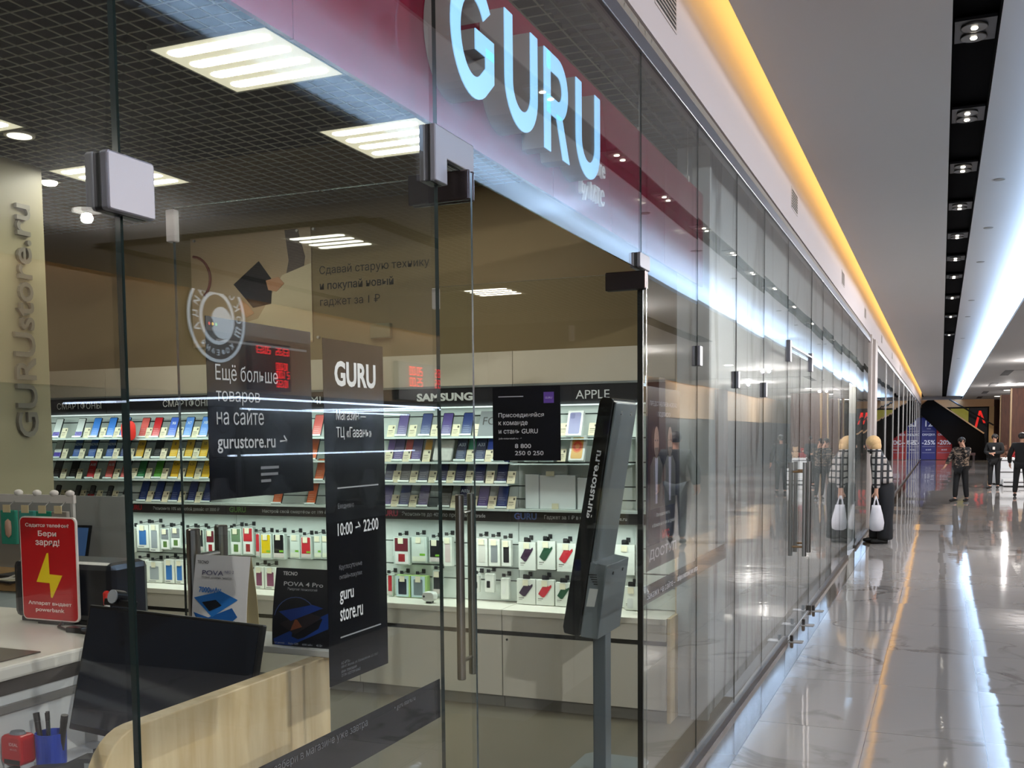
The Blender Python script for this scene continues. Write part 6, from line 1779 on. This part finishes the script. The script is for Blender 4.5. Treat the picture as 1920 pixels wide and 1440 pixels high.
for dx in (-0.035, 0.035):
    B().tube([(0.26 + dx, PY - 0.33, 0.58), (0.257 + dx * 0.6, PY - 0.315, 0.66), (0.255, PY - 0.29, 0.735)], [0.018, 0.011, 0.008], 10, sx=0.5).make('bag_handle', BAGM, q, smooth=True)


def standing(name_label, x, y, h, fwd, top_mat, leg_mat, coat_to, arms, stride=0.0, hair_c=(24, 20, 18), long_hair=False, wide=1.0):
    """Upright figure of height h; fwd = the way it faces; arms: list of two (elbow, wrist) offsets in body frame (side, front, z as fractions of h)."""
    t = thing('person', name_label, 'person', (x, y, 0))
    f = Vector((fwd[0], fwd[1], 0)).normalized()
    r = Vector((f.y, -f.x, 0))
    O = Vector((x, y, 0))

    def Q(side, front, z):
        return tuple(O + r * side * h + f * front * h + Vector((0, 0, z * h)))
    k = h / 1.7
    hips, waist, chest, neck, head = Q(0, 0, 0.53), Q(0, 0, 0.62), Q(0, 0.0, 0.74), Q(0, 0.0, 0.835), Q(0, 0.018, 0.925)
    ps = [[(hips, (0.115 * k, 0.085 * k)), (waist, (0.10 * k, 0.078 * k)), (chest, (0.115 * k, 0.085 * k)), (neck, 0.05 * k), (Q(0, 0.006, 0.875), 0.05 * k), (head, (0.078 * k, 0.088 * k)), (Q(0, 0.014, 0.968), 0.06 * k)]]
    js, ls = [], []
    for s, (el, wr) in zip((1, -1), arms):
        sh = Q(s * 0.112, 0, 0.80)
        E_, W_ = Q(*el), Q(*wr)
        ps.append([(chest, (0.115 * k, 0.085 * k)), (sh, 0.055 * k), (E_, 0.042 * k), (W_, 0.026 * k)])
        d = (Vector(W_) - Vector(E_)).normalized()
        ps += hand_paths(Vector(W_), tuple(d), tuple(f if abs(d.dot(f)) < 0.8 else Vector((0, 0, 1))), curl=0.6)
        js.append([(Q(0, 0, 0.77), (0.165 * k * wide, 0.125 * k)), (sh, 0.082 * k), (E_, 0.068 * k), (tuple(Vector(E_).lerp(Vector(W_), 0.88)), 0.052 * k)])
        st = stride * s
        hp, kn, an = Q(s * 0.055, 0, 0.50), Q(s * 0.06, st * 0.55 + 0.01, 0.28), Q(s * 0.062, st, 0.05)
        ps.append([(hips, (0.115 * k, 0.085 * k)), (hp, 0.078 * k), (kn, 0.06 * k), (an, 0.04 * k), (Q(s * 0.066, st + 0.06, 0.02), 0.03 * k)])
        ls.append([(Q(0, 0, 0.53), (0.165 * k, 0.125 * k)), (hp, 0.105 * k), (kn, 0.078 * k), (an, 0.062 * k)])
        shoe(t, Q(s * 0.062, st, 0.0), tuple(f + r * s * 0.15), k)
    skinmesh('body', *chain(*ps), SKIN, t)
    face(t, head, tuple(f), k)
    coat = [(Q(0, 0, coat_to), (0.185 * k * wide, 0.145 * k)), (Q(0, 0, (coat_to + 0.62) / 2), (0.18 * k * wide, 0.14 * k)), (Q(0, 0, 0.64), (0.16 * k * wide, 0.125 * k)), (Q(0, 0, 0.77), (0.165 * k * wide, 0.125 * k)), (Q(0, 0, 0.835), 0.075 * k)]
    skinmesh('jacket', *chain(coat, *js), top_mat, t)
    skinmesh('trousers', *chain(*ls), leg_mat, t)
    hb = B()
    c = Vector(head) - f * 0.02 * k + Vector((0, 0, 0.028 * k))
    hb.ball(tuple(c), 0.098 * k, 0.098 * k, 0.094 * k)
    if long_hair:
        c2 = Vector(head) - f * 0.05 * k - Vector((0, 0, 0.07 * k))
        hb.ball(tuple(c2), 0.09 * k, 0.07 * k, 0.12 * k)
    else:
        c2 = Vector(head) - f * 0.085 * k - Vector((0, 0, 0.0))
        hb.ball(tuple(c2), 0.05 * k, 0.05 * k, 0.05 * k)
    hb.make('hair', M(hair_c, 0.6), t, smooth=True)
    return t, Q


LEO = leopard_mat()
BLK = M((10, 10, 11), 0.85)
w1, Q1 = standing('person in a dark mottled tunic holding a phone to the ear in mid-corridor', 1.60, 27.0, 1.56, (-0.6, -1), LEO, BLK, 0.44,
                  [((0.17, 0.04, 0.66), (0.21, 0.08, 0.56)), ((-0.15, 0.10, 0.70), (-0.085, 0.09, 0.865))], 0.06, long_hair=False, wide=1.15)
q = thing('phone', 'dark phone held to the ear of the person in mottled tunic', 'phone', Q1(-0.065, 0.065, 0.90), (0.2, 0, 0.4))
B().box(-0.012, -0.035, -0.07, 0.0, 0.035, 0.07).make('phone_body', BLACK, q, bevel=0.006)
B().box(-0.0132, -0.031, -0.062, -0.0123, 0.031, 0.062).make('screen', M((34, 36, 44), 0.2), q)
w2, Q2 = standing('person in black with a pale badge and folded hands near the white stall', 2.60, 33.4, 1.62, (-0.35, -1), BLK, BLK, 0.47,
                  [((0.15, 0.02, 0.66), (0.02, 0.12, 0.63)), ((-0.15, 0.02, 0.66), (-0.02, 0.13, 0.645))], 0.02)
B().box(*(Vector(Q2(-0.01, 0.085, 0.735)) - Vector((0.03, 0.004, 0.04))), *(Vector(Q2(-0.01, 0.085, 0.735)) + Vector((0.03, 0.004, 0.04)))).make('badge', M((206, 204, 196), 0.5), w2)
w3, Q3 = standing('person in dark clothes half cut by the right edge, striding away', 3.06, 29.5, 1.66, (0.3, 1), BLK, BLK, 0.50,
                  [((0.16, 0.02, 0.64), (0.17, 0.08, 0.50)), ((-0.17, -0.02, 0.64), (-0.18, 0.06, 0.50))], 0.10)
w4, Q4 = standing('person in a dark jacket and grey trousers mirrored in the shop glass', 2.62, 15.6, 1.74, (0.1, 1), M((26, 30, 28), 0.8), M((58, 66, 72), 0.85), 0.50,
                  [((0.16, 0.0, 0.64), (0.17, 0.05, 0.50)), ((-0.16, 0.0, 0.64), (-0.17, 0.05, 0.50))], 0.05)
bpy.context.view_layer.update()
